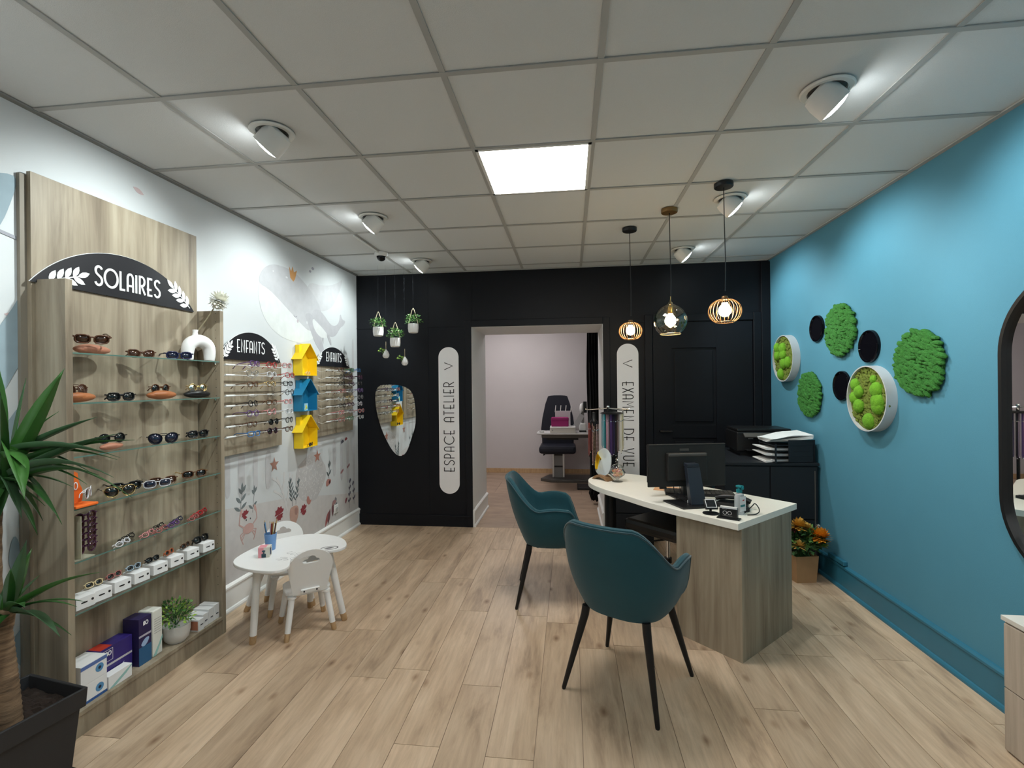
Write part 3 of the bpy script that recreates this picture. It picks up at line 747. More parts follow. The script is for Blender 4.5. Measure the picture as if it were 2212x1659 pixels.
for z in GSZ:
    gs = P(B().bb(UX0+0.012, UX1-0.0055, UY0+0.032, UY1-0.032, z-0.006, z), 'glass_shelf', GSH)
    b = B().bb(UX1-0.0055, UX1-0.004, UY0+0.032, UY1-0.032, z-0.006, z); b.v = [SU.matrix_basis.inverted() @ q for q in b.v]; b.obj('glass_edge', GSE, gs)
    b = B()
    for y in (UY0+0.036, UY1-0.036):
        for x in (UX0+0.04, UX1-0.03): b.lathe([(0.006, -0.012), (0.006, 0)], (x, y, z-0.0065), 8)
    P(b, 'shelf_pin', CHROME)
# holes for pins
b = B()
for i in range(34): b.bb(UX1-0.030, UX1-0.026, UY1-0.0305, UY1-0.0300, 0.3+i*0.05, 0.304+i*0.05)
P(b, 'pin_hole', BLK)

# laurel artwork for the arches
def laurel(y0, z0, a, s, flip=1):
    out = []
    def pt(t, o=0):
        x = t*1.0; z = 0.16*math.sin(t*1.4)
        return x, z
    for i, t_ in enumerate([0.12, 0.36, 0.6, 0.84]):
        x, z = pt(t_)
        for sg in (1, -1): out.append(leafloop(x, z, sg*0.75+0.15, 0.40, 0.085, 4))
    x, z = pt(0.98); out.append(leafloop(x, z, 0.25, 0.42, 0.085, 4))
    L, Rr = ribbon([pt(t_) for t_ in (0, .25, .5, .75, 1.0)], 0.035); out.append(L+Rr[::-1])
    res = []
    for l in out:
        q = []
        for (x, z) in l:
            z *= flip
            q.append((y0+s*(x*math.cos(a)-z*math.sin(a)), z0+s*(x*math.sin(a)+z*math.cos(a))))
        res.append(q)
    return res
def arch_sign(name, label, y0, y1, z0, h, x, text, tw, th, ty, tz, la, stroke):
    cy, hw = (y0+y1)/2, (y1-y0)/2; Rr_ = (hw*hw+h*h)/(2*h); a = math.asin(min(1, hw/Rr_))
    L = [(cy+Rr_*math.sin(q), z0+h-Rr_+Rr_*math.cos(q)) for q in [-a+2*a*i/40 for i in range(41)]]
    t = thing(name, label, 'sign', (x, cy, z0))
    me = plate_mesh([L], 0.008, (x, 0, 0), (0,1,0), (0,0,1)); link(world_to(me, t), 'board', SIGNB, t)
    me = plate_mesh([[(cy+(p[0]-cy)*1.006, z0+(p[1]-z0)*1.012) for p in L]], 0.004, (x-0.0005, 0, 0), (0,1,0), (0,0,1)); link(world_to(me, t), 'pale_edge', WHITEC, t)
    b = B(); deco_text(b, text, th, stroke, (x+0.0085, ty, tz), (0,1,0), (0,0,1), width=tw, gap=0.12)
    b.obj('lettering', INKW, t, world=True)
    for (ly, lz, an, s, fp) in la:
        for i, l in enumerate(laurel(ly, lz, an, s, fp)):
            me = plate_mesh([l], 0.001, (x+0.0085+i*0.00012, 0, 0), (0,1,0), (0,0,1)); link(world_to(me, t), 'laurel_leaf', INKW, t)
    return t
SX = XL+0.040
arch_sign('arch_sign', 'black arched sign with white lettering SOLAIRES and laurel sprigs above the shelving', 1.775, 2.665, 1.958, 0.215, SX, 'SOLAIRES', 0.37, 0.095, 2.235, 2.045,
          [(1.83, 1.965, 0.20, 0.15, 1), (2.63, 1.975, PI-0.52, 0.15, -1)], 0.011)
arch_sign('arch_sign', 'black arched sign reading ENFANTS on the nearer eyeglass board', 2.875, 3.545, 1.690, 0.200, XL+0.035, 'ENFANTS', 0.30, 0.086, 3.195, 1.787,
          [(2.915, 1.700, 0.75, 0.105, 1), (3.515, 1.700, PI-0.85, 0.11, -1)], 0.0075)
arch_sign('arch_sign', 'black arched sign reading ENFANTS on the farther eyeglass board by the black wall', 4.065, 4.745, 1.690, 0.185, XL+0.035, 'ENFANTS', 0.30, 0.086, 4.410, 1.780,
          [(4.095, 1.698, 0.75, 0.105, 1), (4.715, 1.698, PI-0.85, 0.11, -1)], 0.0075)

# ================================================================ GLASSES
FR = {n: mat('frame_'+n, c, 0.25, metal=mt_) for n, c, mt_ in [
    ('black', (0.008, 0.008, 0.009), 0), ('tortoise', (0.11, 0.045, 0.018), 0), ('brown', (0.085, 0.035, 0.018), 0), ('navy', (0.012, 0.016, 0.06), 0),
    ('red', (0.42, 0.02, 0.025), 0), ('pink', (0.60, 0.25, 0.25), 0), ('purple', (0.12, 0.05, 0.20), 0), ('plum', (0.045, 0.008, 0.03), 0),
    ('gold', (0.75, 0.55, 0.25), 1), ('silver', (0.75, 0.75, 0.76), 1), ('blue', (0.03, 0.16, 0.42), 0), ('skyblue', (0.36, 0.46, 0.55), 0), ('cream', (0.72, 0.58, 0.33), 0),
    ('orange', (0.48, 0.12, 0.04), 0), ('green', (0.05, 0.16, 0.08), 0), ('grey', (0.18, 0.18, 0.19), 0), ('rose', (0.38, 0.13, 0.12), 0), ('clear', (0.70, 0.70, 0.74), 0), ('white', (0.75, 0.74, 0.72), 0)]}
LN = {'dark': mat('dark_lens', (0.006, 0.008, 0.008), 0.05, coat=1.0), 'brown': mat('brown_lens', (0.05, 0.022, 0.012), 0.06, coat=1.0),
      'blue': mat('blue_grey_lens', (0.012, 0.016, 0.035), 0.05, coat=1.0), 'mirror': mat('mirrored_lens', (0.7, 0.7, 0.66), 0.08, metal=1.0),
      'clear': thin_glass('clear_lens', (0.97, 0.98, 0.98), 0.05)}
def lens_loop(style, sg):
    n = 14; out = []
    for i in range(n):
        a = 2*PI*i/n; c, s_ = math.cos(a), math.sin(a)
        if style == 'round': x, z = 0.023*c, 0.0225*s_
        elif style == 'aviator': x = 0.027*c*(1+0.12*s_) + sg*0.003*(-s_)*-1; z = 0.024*s_ - (0.003 if s_ < 0 else 0)
        elif style == 'cat': x = 0.026*c; z = 0.020*s_ + (0.009*max(0, sg*c)**2 if s_ > 0 else 0)
        elif style == 'slim': k = (abs(c)**3+abs(s_)**3)**(-1/3); x, z = 0.024*c*k, 0.0125*s_*k
        elif style == 'half': x, z = 0.024*c, 0.012*s_
        else: k = (abs(c)**3.4+abs(s_)**3.4)**(-1/3.4); x, z = 0.026*c*k, 0.0185*s_*k
        out.append((sg*0.033+x, z))
    return out
GM = {}
def glasses_parts(style, folded, thick):
    key = (style, folded, thick)
    if key in GM: return GM[key]
    fb = B(); lens = []
    for sg in (-1, 1):
        L = lens_loop(style, sg)
        bend = lambda x: 0.006*(x/0.065)**2
        fb.tube([(x, bend(x), z) for x, z in L], thick, 6, closed=True)
        n = len(L); vs = [(sg*0.033, bend(0.033)-0.001, 0)] + [(x, bend(x), z) for x, z in L]
        vs2 = [(p[0], p[1]+0.0016, p[2]) for p in vs]
        lb = B(); fs = [(0, 1+i, 1+(i+1) % n) for i in range(n)]
        lb.add(vs+vs2, fs + [(n+1, n+2+(i+1) % n, n+2+i) for i in range(n)] + [(1+i, n+2+i, n+2+(i+1) % n, 1+(i+1) % n) for i in range(n)])
        lens.append(lb.mesh('lens'))
    zb = 0.006 if style != 'aviator' else 0.010
    fb.tube([(-0.011, 0.0005, zb), (-0.005, -0.001, zb+0.004), (0.005, -0.001, zb+0.004), (0.011, 0.0005, zb)], thick*0.95, 6)
    if style == 'aviator': fb.tube([(-0.014, 0.0005, 0.021), (0, -0.001, 0.022), (0.014, 0.0005, 0.021)], thick*0.8, 6)
    for sg in (-1, 1): fb.tube([(sg*0.057, 0.004, 0.009), (sg*0.067, 0.0065, 0.010)], thick*1.15, 6)
    temples = []
    for sg in (-1, 1):
        tb = B()
        if folded:
            dy = 0.012 if sg < 0 else 0.018
            pts = [(sg*0.067, 0.0065, 0.010), (sg*0.066, dy, 0.009), (sg*0.0, dy+0.005, 0.006), (-sg*0.045, dy+0.006, 0.001), (-sg*0.060, dy+0.005, -0.012)]
        else:
            pts = [(sg*0.067, 0.0065, 0.010), (sg*0.0675, 0.03, 0.010), (sg*0.066, 0.085, 0.009), (sg*0.063, 0.11, 0.002), (sg*0.061, 0.135, -0.018)]
        tb.tube(pts, [thick*1.1, thick, thick, thick*1.1, thick*1.2], 6); temples.append(tb.mesh('temple'))
    GM[key] = (fb.mesh('frame'), lens, temples)
    return GM[key]
def glasses(label, loc, rz, frame='black', lens='dark', style='rect', folded=False, thick=0.0022, rx=0.0, name='sunglasses', cat='sunglasses', group=None, scale=1.0, temple=None, tips=None):
    fm, ls, ts = glasses_parts(style, folded, thick)
    t = thing(name, label, cat, loc, 0, group)
    t.matrix_basis = Matrix.LocRotScale(Vector(loc), (Matrix.Rotation(rz, 3, 'Z') @ Matrix.Rotation(rx, 3, 'X')).to_euler(), Vector((scale,)*3))
    t['label'] = label
    def put(me, n, mt_):
        o = bpy.data.objects.new(n, me); 
        if not me.materials: me.materials.append(mt_)
        C.objects.link(o); o.parent = t
        o.material_slots[0].link = 'OBJECT'; o.material_slots[0].material = mt_
        me.polygons.foreach_set('use_smooth', [True]*len(me.polygons))
        return o
    put(fm, 'frame', FR[frame])
    for l in ls: put(l, 'lens', LN[lens])
    for q in ts: put(q, 'temple', FR[temple or frame])
    return t
def shelf_glasses(label, loc, rz, frame='black', lens='dark', style='rect', folded=False, thick=0.0022, **k):
    if folded: rz -= 0.25
    else: rz = RW-0.55; loc = (UX1-0.022, loc[1]-.02, loc[2])
    return glasses(label, loc, rz, frame, lens, style, folded, thick, **k)
RW = PI/2        # facing the room (+x)
zs = GSZ
def case(label, loc, m_, rz=RW, s=1.0, flap=True):
    t = thing('glasses_case', label, 'case', loc, rz)
    b = B(); b.ball((0, 0, 0.020*s), 1.0, 20, 12, (0.078*s, 0.032*s, 0.020*s)); b.obj('body', m_, t, smooth=True)
    if flap:
        b = B(); b.ball((-0.012*s, -0.004*s, 0.0235*s), 1.0, 18, 10, (0.058*s, 0.030*s, 0.0185*s)); b.obj('flap', m_, t, smooth=True)
    return t
XI = -2.185
# shelf 1
case('rosy brown leather glasses case on the top glass shelf', (XI, 1.985, zs[0]), LEATH2, RW+0.05, s=1.12)
shelf_glasses('brown wraparound sunglasses lying over the leather case on the top shelf', (XI+0.005, 1.955, zs[0]+0.065), RW+0.5, 'brown', 'brown', 'rect', False, 0.0035, rx=0.3)
shelf_glasses('narrow brown cat-eye sunglasses with folded arms on the top shelf', (XI+.02, 2.225, zs[0]+0.018), RW-0.1, 'brown', 'brown', 'cat', True, 0.003)
shelf_glasses('dark navy thick-framed sunglasses beside the vase on the top shelf', (XI+.03, 2.445, zs[0]+0.021), RW+0.1, 'navy', 'blue', 'rect', False, 0.0035)
# arched vase and its flower
t = thing('arch_vase', 'white matt arch-shaped ceramic vase on the top glass shelf', 'vase', (XI+.012, 2.615, zs[0]), RW-.28)
b = B()
pts = smoothline([(-0.064, 0, 0.004), (-0.068, 0, 0.05), (-0.056, 0, 0.100), (0, 0, 0.125), (0.056, 0, 0.100), (0.068, 0, 0.05), (0.064, 0, 0.004)], 2)
b.tube(pts, [0.027 + 0.010*math.sin(PI*i/(len(pts)-1)) for i in range(len(pts))], 18)
b.obj('body', CERAM, t, smooth=True)
b = B(); b.lathe([(0.030, 0.128), (0.022, 0.142), (0.015, 0.152), (0.013, 0.168), (0.016, 0.182), (0.012, 0.182), (0.009, 0.15)], (-0.02, 0, 0), 20); b.obj('neck', CERAM, t, smooth=True)
t = thing('white_flower', 'white artificial pompom flower on a long stem leaning out of the vase', 'flower', (XI, 2.605, zs[0]+0.16))
b = B(); b.tube([(0, 0, 0), (0.05, 0.03, 0.09), (0.10, 0.045, 0.175)], 0.004, 8); b.obj('stem', mat('dry_stem', (0.25, 0.21, 0.13), 0.7), t, smooth=True)
b = B()
for i in range(150):
    zc = 1-2*(i+.5)/150; a = i*2.39996; rr = math.sqrt(1-zc*zc); d = Vector((rr*math.cos(a), rr*math.sin(a), zc))
    tdir = d.cross(Vector((0.3, 0.2, 1))).normalized(); c = Vector((0.115, 0.05, 0.20))
    L_ = 0.062*R.uniform(.85, 1.1); wv = tdir*0.009
    b.add([c+d*0.012-wv*.5, c+d*0.012+wv*.5, c+d*L_*.75+wv, c+d*L_, c+d*L_*.75-wv], [(0,1,2,3,4)])
b.obj('petals', mat('cream_petal', (0.86, 0.85, 0.76), 0.8), t)
# shelf 2
case('tan leather glasses case at the near end of the second glass shelf', (XI, 1.905, zs[1]), LEATH, RW, s=1.15)
shelf_glasses('brown sunglasses propped on the tan case by the near side panel', (XI+.02, 1.895, zs[1]+0.058), RW+0.4, 'brown', 'brown', 'aviator', True, 0.002, rx=-0.2)
shelf_glasses('black sunglasses lying alone on the second glass shelf', (XI+.02, 2.110, zs[1]+0.021), RW, 'black', 'dark', 'rect', True, 0.0028)
case('tan leather glasses case in the middle of the second glass shelf', (XI, 2.365, zs[1]), LEATH, RW, s=1.15)
shelf_glasses('dark tortoise sunglasses resting on the middle tan leather case', (XI+.01, 2.350, zs[1]+0.058), RW+0.25, 'tortoise', 'dark', 'round', True, 0.0025)
case('black glasses case at the far end of the second glass shelf', (XI, 2.615, zs[1]), BLK, RW-.1, s=1.12, flap=True)
shelf_glasses('round gold-rimmed mirrored sunglasses on the black case', (XI+.015, 2.605, zs[1]+0.060), RW, 'gold', 'mirror', 'round', True, 0.0018)
# shelf 3
case('flat rosy leather case behind the yucca leaves on the third glass shelf', (XI, 2.075, zs[2]), LEATH2, RW+.1, s=.8)
shelf_glasses('black round sunglasses standing on the rosy case of the third shelf', (XI+.01, 2.070, zs[2]+0.055), RW, 'black', 'dark', 'round', True, 0.002)
shelf_glasses('black aviator sunglasses with silver arms on the third glass shelf', (XI+.035, 2.335, zs[2]+0.028), RW+0.15, 'black', 'blue', 'aviator', False, 0.0022, temple='silver', scale=1.1)
shelf_glasses('chunky black rectangular sunglasses at the far end of the third shelf', (XI+.02, 2.600, zs[2]+0.022), RW, 'black', 'dark', 'rect', True, 0.0038)
# shelf 4
t = thing('orange_display_stand', 'bright orange folded display stand on the fourth glass shelf', 'display stand', (XI-0.01, 1.885, zs[3]), RW)
me = plate_mesh([smoothloop([(-0.05, 0), (0.05, 0), (0.055, 0.06), (0.035, 0.10), (0.03, 0.155), (-0.05, 0.155)], 1)], 0.006, (0, 0.0, 0), (1,0,0), (0,0,1)); link(me, 'back_card', ORANGE, t)
B().box((0, -0.045, 0.006), (0.10, 0.09, 0.012)).obj('base', ORANGE, t, bevel=0.003)
me = plate_mesh([blob(0.02, 0.085, 0.010, 0.018), blob(0.02, 0.085, 0.006, 0.013)], 0.001, (0, -0.0075, 0), (1,0,0), (0,0,1)); link(me, 'ring_emblem', INKW, t)
shelf_glasses('amber round sunglasses hanging on the orange stand', (XI+.045, 1.925, zs[3]+0.055), RW+0.9, 'clear', 'brown', 'round', True, 0.0016, rx=0.0)
shelf_glasses('dark green aviator sunglasses with a gold rim, front pair on the fourth shelf', (XI+.045, 2.085, zs[3]+0.030), RW+0.35, 'gold', 'dark', 'aviator', False, 0.0016, temple='black')
shelf_glasses('thick black sunglasses behind the gold-rimmed pair on the fourth shelf', (XI-.01, 2.115, zs[3]+0.045), RW+0.3, 'black', 'dark', 'rect', False, 0.0035)
shelf_glasses('brown square sunglasses with silver arms in the middle of the fourth shelf', (XI+.02, 2.330, zs[3]+0.030), RW+0.3, 'tortoise', 'brown', 'rect', False, 0.0026, temple='silver')
shelf_glasses('clear-framed sunglasses in front of the brown pair on the fourth shelf', (XI+.055, 2.295, zs[3]+0.022), RW+0.3, 'clear', 'blue', 'rect', False, 0.0018)
shelf_glasses('tortoise square sunglasses with gold glints at the far end of the fourth shelf', (XI+.02, 2.545, zs[3]+0.026), RW+0.25, 'tortoise', 'dark', 'rect', False, 0.003, temple='gold')
# shelf 5: purple stack, reading glasses
t = thing('acrylic_reader_rack', 'clear acrylic rack packed with plum-coloured glasses on the fifth glass shelf', 'rack', (XI+0.01, 1.885, zs[4]), RW)
ACR = mat('acrylic_edge', (0.80, 0.78, 0.62), 0.1, trans=0.6)
B().bb(-0.050, 0.045, -0.055, 0.055, 0, 0.004).obj('base', ACR, t)
B().bb(-0.018, -0.014, -0.055, 0.055, 0.004, 0.19).obj('divider', ACR, t)
for i in range(6):
    zq = 0.030+0.028*i
    glasses('plum glasses in the acrylic rack, ' + ['lowest pair', 'second pair from below', 'third pair from below', 'fourth pair from below', 'second pair from the top', 'topmost pair'][i], (XI+0.02, 1.930, zs[4]+zq), RW+0.1, 'plum', 'brown', 'round', True, 0.003, group='plum glasses stacked in the acrylic rack', scale=0.95)
rd = [(2.075, .03, 'clear', 'near end, clear frame'), (2.150, -.02, 'black', 'dark frame'), (2.215, .03, 'pink', 'pink frame'), (2.290, .035, 'rose', 'second rose-pink frame'), (2.330, -.02, 'black', 'black frame, middle of the row'),
      (2.385, .02, 'purple', 'purple frame'), (2.455, -.02, 'navy', 'navy frame'), (2.510, .035, 'rose', 'rosy frame in front of the navy one'), (2.575, .0, 'red', 'red frame'), (2.640, -.02, 'red', 'last red frame at the far end')]
for y_, dx, c_, ds in rd:
    glasses('reading glasses on the fifth glass shelf, ' + ds, (XI+.03+dx, y_, zs[4]+0.013), RW+0.35, c_, 'clear', 'half', True, 0.0020, rx=-0.7, name='reading_glasses', cat='glasses')
# shelf 6: white boxes with folded children's sunglasses
bx = [(1.905, None, 'partly hidden by the near side panel'), (1.985, 'cream', 'cream'), (2.085, 'rose', 'pink-brown'), (2.190, 'skyblue', 'pale blue'), (2.300, 'black', 'black'), (2.408, 'orange', 'orange-red'), (2.520, 'brown', 'dark brown'), (2.640, 'black', 'glossy black')]
for i, (y_, c_, ds) in enumerate(bx):
    lb = 'white card box, ' + ('nearest of the row, ' + ds if c_ is None else 'on the sixth shelf under the ' + ds + ' glasses')
    t = thing('glasses_box', lb, 'box', (XI+.012, y_, zs[5]), RW-0.14)
    B().box((0, 0, 0.026), (0.078, 0.078, 0.052)).obj('carton', WHITEC, t, bevel=0.0015)
    b = B(); b.box((-0.006, -0.0395, 0.027), (0.024, 0.0008, 0.006)); b.obj('print', INKB, t)
    b = B(); b.lathe([(0.0055, 0), (0.0055, 0.0008), (0, 0.0008)], (0.027, -0.0392, 0.030), 12, rot3('X', PI/2)); b.obj('round_mark', INKB, t)
    if c_: glasses('childrens ' + ds + ' sunglasses on top of its white box', (XI, y_, zs[5]+0.072), RW+0.1+R.uniform(-.3, .3), c_, 'dark', 'rect', True, 0.0035, rx=-0.35, scale=0.62 if i != 7 else .95)
# base shelf: lens-care boxes, plant, small boxes
ZB = 0.108
def prints(t, plates):
    for nm, col, loops, O, X, Y in plates:
        me = plate_mesh(loops, 0.0005, O, X, Y); link(me, nm, mat('ink_%02d_%02d_%02d' % tuple(int(c*99) for c in col), col, 0.5), t)
def rect(x0, x1, y0, y1): return [(x0, y0), (x1, y0), (x1, y1), (x0, y1)]
for k in range(2):
    t = thing('lens_solution_box', ('upper' if k else 'lower') + ' white box with a blue eye disc at the near end of the bottom shelf', 'box', (XI, 1.930, ZB+k*0.088), RW)
    B().box((0, 0, 0.0435), (0.12, 0.11, 0.087)).obj('carton', WHITEC, t, bevel=0.001)
    O, X, Y = (0, -0.0552, 0), (1,0,0), (0,0,1)
    prints(t, [('blue_band', (0.10, 0.17, 0.42) if k else (0.03, 0.10, 0.30), [rect(-.06, .06, .068, .084)] if k else [rect(-.06, .06, .002, .014)], O, X, Y),
               ('iris_print', (0.09, 0.27, 0.50), [blob(.025, .043, .019, .019, 20)], O, X, Y), ('pupil_print', (0.01, 0.02, 0.05), [blob(.025, .043, .007, .007)], (0, -.0558, 0), X, Y)])
t = thing('lens_solution_box', 'flat white and turquoise carton lying in front of the long blue box', 'box', (XI+.035, 2.055, ZB), RW)
B().box((0, 0, 0.030), (0.12, 0.045, 0.060)).obj('carton', WHITEC, t, bevel=0.001)
prints(t, [('turquoise_swoosh', (0.30, 0.52, 0.50), [[(-.06, .002), (-.03, .002), (.03, .03), (.06, .052), (.06, .058), (.02, .04)]], (0, -.0227, 0), (1,0,0), (0,0,1))])
def ao(t, x, z, h, O, X, Y):
    for q, ch in enumerate('AO'):
        b = B(); deco_text(b, ch, h, h*0.2, Vector(O)+Vector(X)*(x-.006+q*.015)+Vector(Y)*z, X, Y, gap=0.05, sx=.8, th=.0006); b.obj('letter', INKW, t)
BOXB = mat('deep_blue_violet_card', (0.030, 0.018, 0.16), 0.4, var=0.3, scale=8)
t = thing('lens_solution_box', 'long violet-blue box with red top, marked AO, lying on the bottom shelf', 'box', (XI-.03, 2.085, ZB+0.0), RW)
B().box((0, 0, 0.085), (0.165, 0.075, 0.170)).obj('carton', BOXB, t, bevel=0.001)
prints(t, [('red_top', (0.50, 0.04, 0.02), [rect(-.078, -.02, -.034, .034)], (0, 0, .1702), (1,0,0), (0,1,0)), ('light_flare', (0.55, 0.60, 0.80), [smoothloop([(-.06, .02), (0, .04), (.05, .07), (.0, .03)])], (0, -.0378, 0), (1,0,0), (0,0,1)),
           ('silver_band', (0.5, 0.48, 0.5), [rect(-.08, .08, .082, .092)], (0, -.0378, 0), (1,0,0), (0,0,1)), ('label_frame', (0.6, 0.58, 0.65), [rect(-.072, -.020, .105, .160), rect(-.070, -.022, .107, .158)], (0, -.0378, 0), (1,0,0), (0,0,1))])
ao(t, -.046, .142, .020, (0, -.0382, 0), (1,0,0), (0,0,1))
t = thing('lens_solution_box', 'upright dark violet-blue box marked AO beside the white carton', 'box', (XI-.01, 2.213, ZB), RW)
B().box((0, 0, 0.117), (0.072, 0.09, 0.235)).obj('carton', mat('dark_blue_violet_card', (0.022, 0.016, 0.075), 0.4, var=0.3, scale=8), t, bevel=0.001)
prints(t, [('light_flare', (0.30, 0.42, 0.62), [smoothloop([(-.03, .10), (0, .085), (.03, .125), (0, .13)])], (0, -.0453, 0), (1,0,0), (0,0,1)), ('blue_foot', (0.02, 0.10, 0.22), [rect(-.036, .036, .001, .09)], (0, -.0452, 0), (1,0,0), (0,0,1)),
           ('silver_band', (0.4, 0.38, 0.45), [rect(-.036, .036, .140, .150)], (0, -.0453, 0), (1,0,0), (0,0,1))])
ao(t, 0, .205, .020, (0, -.0456, 0), (1,0,0), (0,0,1))
t = thing('lens_solution_box', 'tall white carton with turquoise foot left of the potted plant', 'box', (XI-.01, 2.290, ZB), RW)
B().box((0, 0, 0.119), (0.062, 0.085, 0.238)).obj('carton', mat('warm_white_card', (0.66, 0.66, 0.60), 0.6), t, bevel=0.006)
prints(t, [('turquoise_swoosh', (0.28, 0.50, 0.46), [[(-.03, .002), (-.01, .002), (.03, .075), (.03, .095), (-.0, .045)]], (0, -.0428, 0), (1,0,0), (0,0,1)), ('grey_text_lines', (0.35, 0.34, 0.33), [rect(-.02, .02, .190-.012*i, .193-.012*i) for i in range(7)], (0, -.0428, 0), (1,0,0), (0,0,1))])
# potted plant on the base shelf
def foliage(par, c, rx, ry, rz_, n, s, mats, seed=1, name='leaves', up_=0.3):
    rr = random.Random(seed); bs = [B() for _ in mats]
    for i in range(n):
        a = rr.uniform(0, 2*PI); q = rr.uniform(-0.5, 1); r = rr.random()**.4
        p = Vector((c[0]+rx*r*math.cos(a)*math.sqrt(max(0, 1-q*q*.8)), c[1]+ry*r*math.sin(a)*math.sqrt(max(0, 1-q*q*.8)), c[2]+rz_*q*r))
        d = (p-Vector(c)); d.z += up_*rz_; d = d + Vector((rr.uniform(-1, 1), rr.uniform(-1, 1), rr.uniform(-1, 1)))*0.5*max(rx, .02); d.normalize()
        sd = d.cross(Vector((rr.uniform(-1,1), rr.uniform(-1,1), 1))).normalized(); L_ = s*rr.uniform(.6, 1.3); nrm = d.cross(sd)
        b = bs[rr.randrange(len(mats))]
        b.add([p, p+d*L_*.4+sd*L_*.28, p+d*L_+nrm*L_*.15, p+d*L_*.4-sd*L_*.28, p+d*L_*.45+nrm*L_*.10], [(0,1,4),(1,2,4),(2,3,4),(3,0,4)])
    for b, m_ in zip(bs, mats):
        if b.v:
            o = b.obj(name, m_, par); o['kind'] = 'stuff'
t = thing('potted_plant', 'small bushy green plant in a white ribbed pot on the bottom shelf', 'plant', (XI+.02, 2.425, ZB))
B().lathe([(0.0, 0.0), (0.042, 0.0), (0.058, 0.02), (0.066, 0.055), (0.067, 0.095), (0.060, 0.095), (0.058, 0.088)], n=28).obj('pot', mat('pale_grey_stoneware', (0.60, 0.59, 0.56), 0.6, bump=0.3, bscale=40), t, smooth=True)
B().lathe([(0.0, 0.085), (0.059, 0.085), (0.0, 0.088)], n=20).obj('soil', SOIL, t)
b = B()
for i in range(14):
    a = i*2.4; b.tube([(0, 0, .085), (0.03*math.cos(a), 0.03*math.sin(a), .13), (0.055*math.cos(a), 0.055*math.sin(a), .17)], 0.0015, 5)
b.obj('stems', GREEND, t)
foliage(t, (0, 0, 0.145), 0.085, 0.085, 0.075, 520, 0.020, [GREENS, GREEND, GREENY], 3)
for i, (y_, w_, h_z, ds, dx) in enumerate([(2.545, .042, .066, 'white box with a copper-coloured face', .035), (2.592, .042, .075, 'white box, second of the group', .0), (2.637, .042, .085, 'white box, third of the group', .0), (2.682, .042, .090, 'white box, farthest of the group', .0)]):
    t = thing('small_box', ds + ' at the far end of the bottom shelf', 'box', (XI+.01+dx*.3, y_, ZB), RW)
    B().box((0, 0, h_z/2), (w_, 0.10, h_z)).obj('carton', WHITEC, t, bevel=0.001)
    if i == 0: 
        me = plate_mesh([rect(-.046, .046, .008, .058)], .0005, (-.0213, 0, 0), (0,-1,0), (0,0,1)); link(me, 'copper_print', mat('copper_ink', (0.50, 0.20, 0.12), .5), t)
    prints(t, [('print', (0.05, 0.05, 0.06), [rect(-.006, .012, .03, .036)], (0, -.0503, 0), (1,0,0), (0,0,1))])

# ================================================================ CHILDREN'S EYEGLASS BOARDS
def board(label, y0, y1, ry0, ry1, cols, seed, side):
    t = thing('eyeglass_board', label, 'display board', (XL, (y0+y1)/2, 1.05))
    B().bb(XL+0.006, XL+0.030, y0, y1, 1.045, 1.692).obj('panel', GREIGE, t, world=True, bevel=0.001)
    rr = random.Random(seed)
    palette = ['black', 'tortoise', 'clear', 'red', 'pink', 'brown', 'grey', 'blue', 'green', 'silver', 'rose', 'purple', 'black', 'gold', 'plum']
    xb = XL+0.115
    for k in range(8):
        z = 1.648-0.0668*k
        b = B(); b.tube([(xb, ry0, z), (xb, ry1, z)], 0.0036, 6)
        for y in (ry0+0.01, (ry0+ry1)/2+.02, ry1-0.02): b.tube([(XL+0.03, y, z-.004), (XL+0.07, y, z-0.016), (xb, y, z)], 0.0028, 6)
        b.obj('rod', SILVER, t, world=True, smooth=True)
        for ya, yb_, rr_ in [(ry0-.002, ry0+.085, .0065)]+[(yy-0.135, yy-0.085, .0055) for yy in cols[1:]]: B().tube([(xb, ya, z), (xb, yb_, z)], rr_, 8).obj('sleeve', WHITEP, t, world=True, smooth=True)
        for q, y in enumerate(cols):
            if rr.random() < 0.06 and q < len(cols)-1: continue
            fr_ = rr.choice(palette); ln_ = 'clear'
            if q == len(cols)-1 and side == 'farther' and k == 0: fr_ = 'blue'
            if side == 'nearer' and q == len(cols)-1: fr_ = ['pink', 'red', 'black', 'black', 'pink', 'clear', 'black', 'brown'][k]
            if side == 'nearer' and q == 1 and k >= 6: ln_ = 'dark'; fr_ = ['black', 'plum'][k-6]
            st = rr.choice(['round', 'rect', 'rect', 'round', 'cat'])
            wh = ['near end', 'second place', 'third place', 'far end'][q] if len(cols) == 4 else ['near end', 'middle', 'far end'][q]
            rn = ['top', 'second', 'third', 'fourth', 'fifth', 'sixth', 'seventh', 'lowest'][k]
            glasses('%s-framed childrens glasses at the %s of the %s rod, %s board' % (fr_, wh, rn, side), (XL+0.195+rr.uniform(-.008, .012), y+rr.uniform(-.012, .012), z+0.006+rr.uniform(0, .008)),
                    RW+rr.uniform(-.12, .12), fr_, ln_, st, False, 0.0022 if st != 'rect' else 0.0026, rx=rr.uniform(-.16, .02), name='eyeglasses', cat='glasses', group='childrens glasses on the %s rod board' % side, scale=0.92)
    return t
board('nearer wooden display board with eight white rods of childrens glasses', 2.80, 3.575, 2.84, 3.46, [3.00, 3.20, 3.40], 5, 'nearer')
board('farther wooden display board with eight white rods of childrens glasses', 4.045, 4.840, 4.12, 4.72, [4.26, 4.46, 4.66], 9, 'farther')

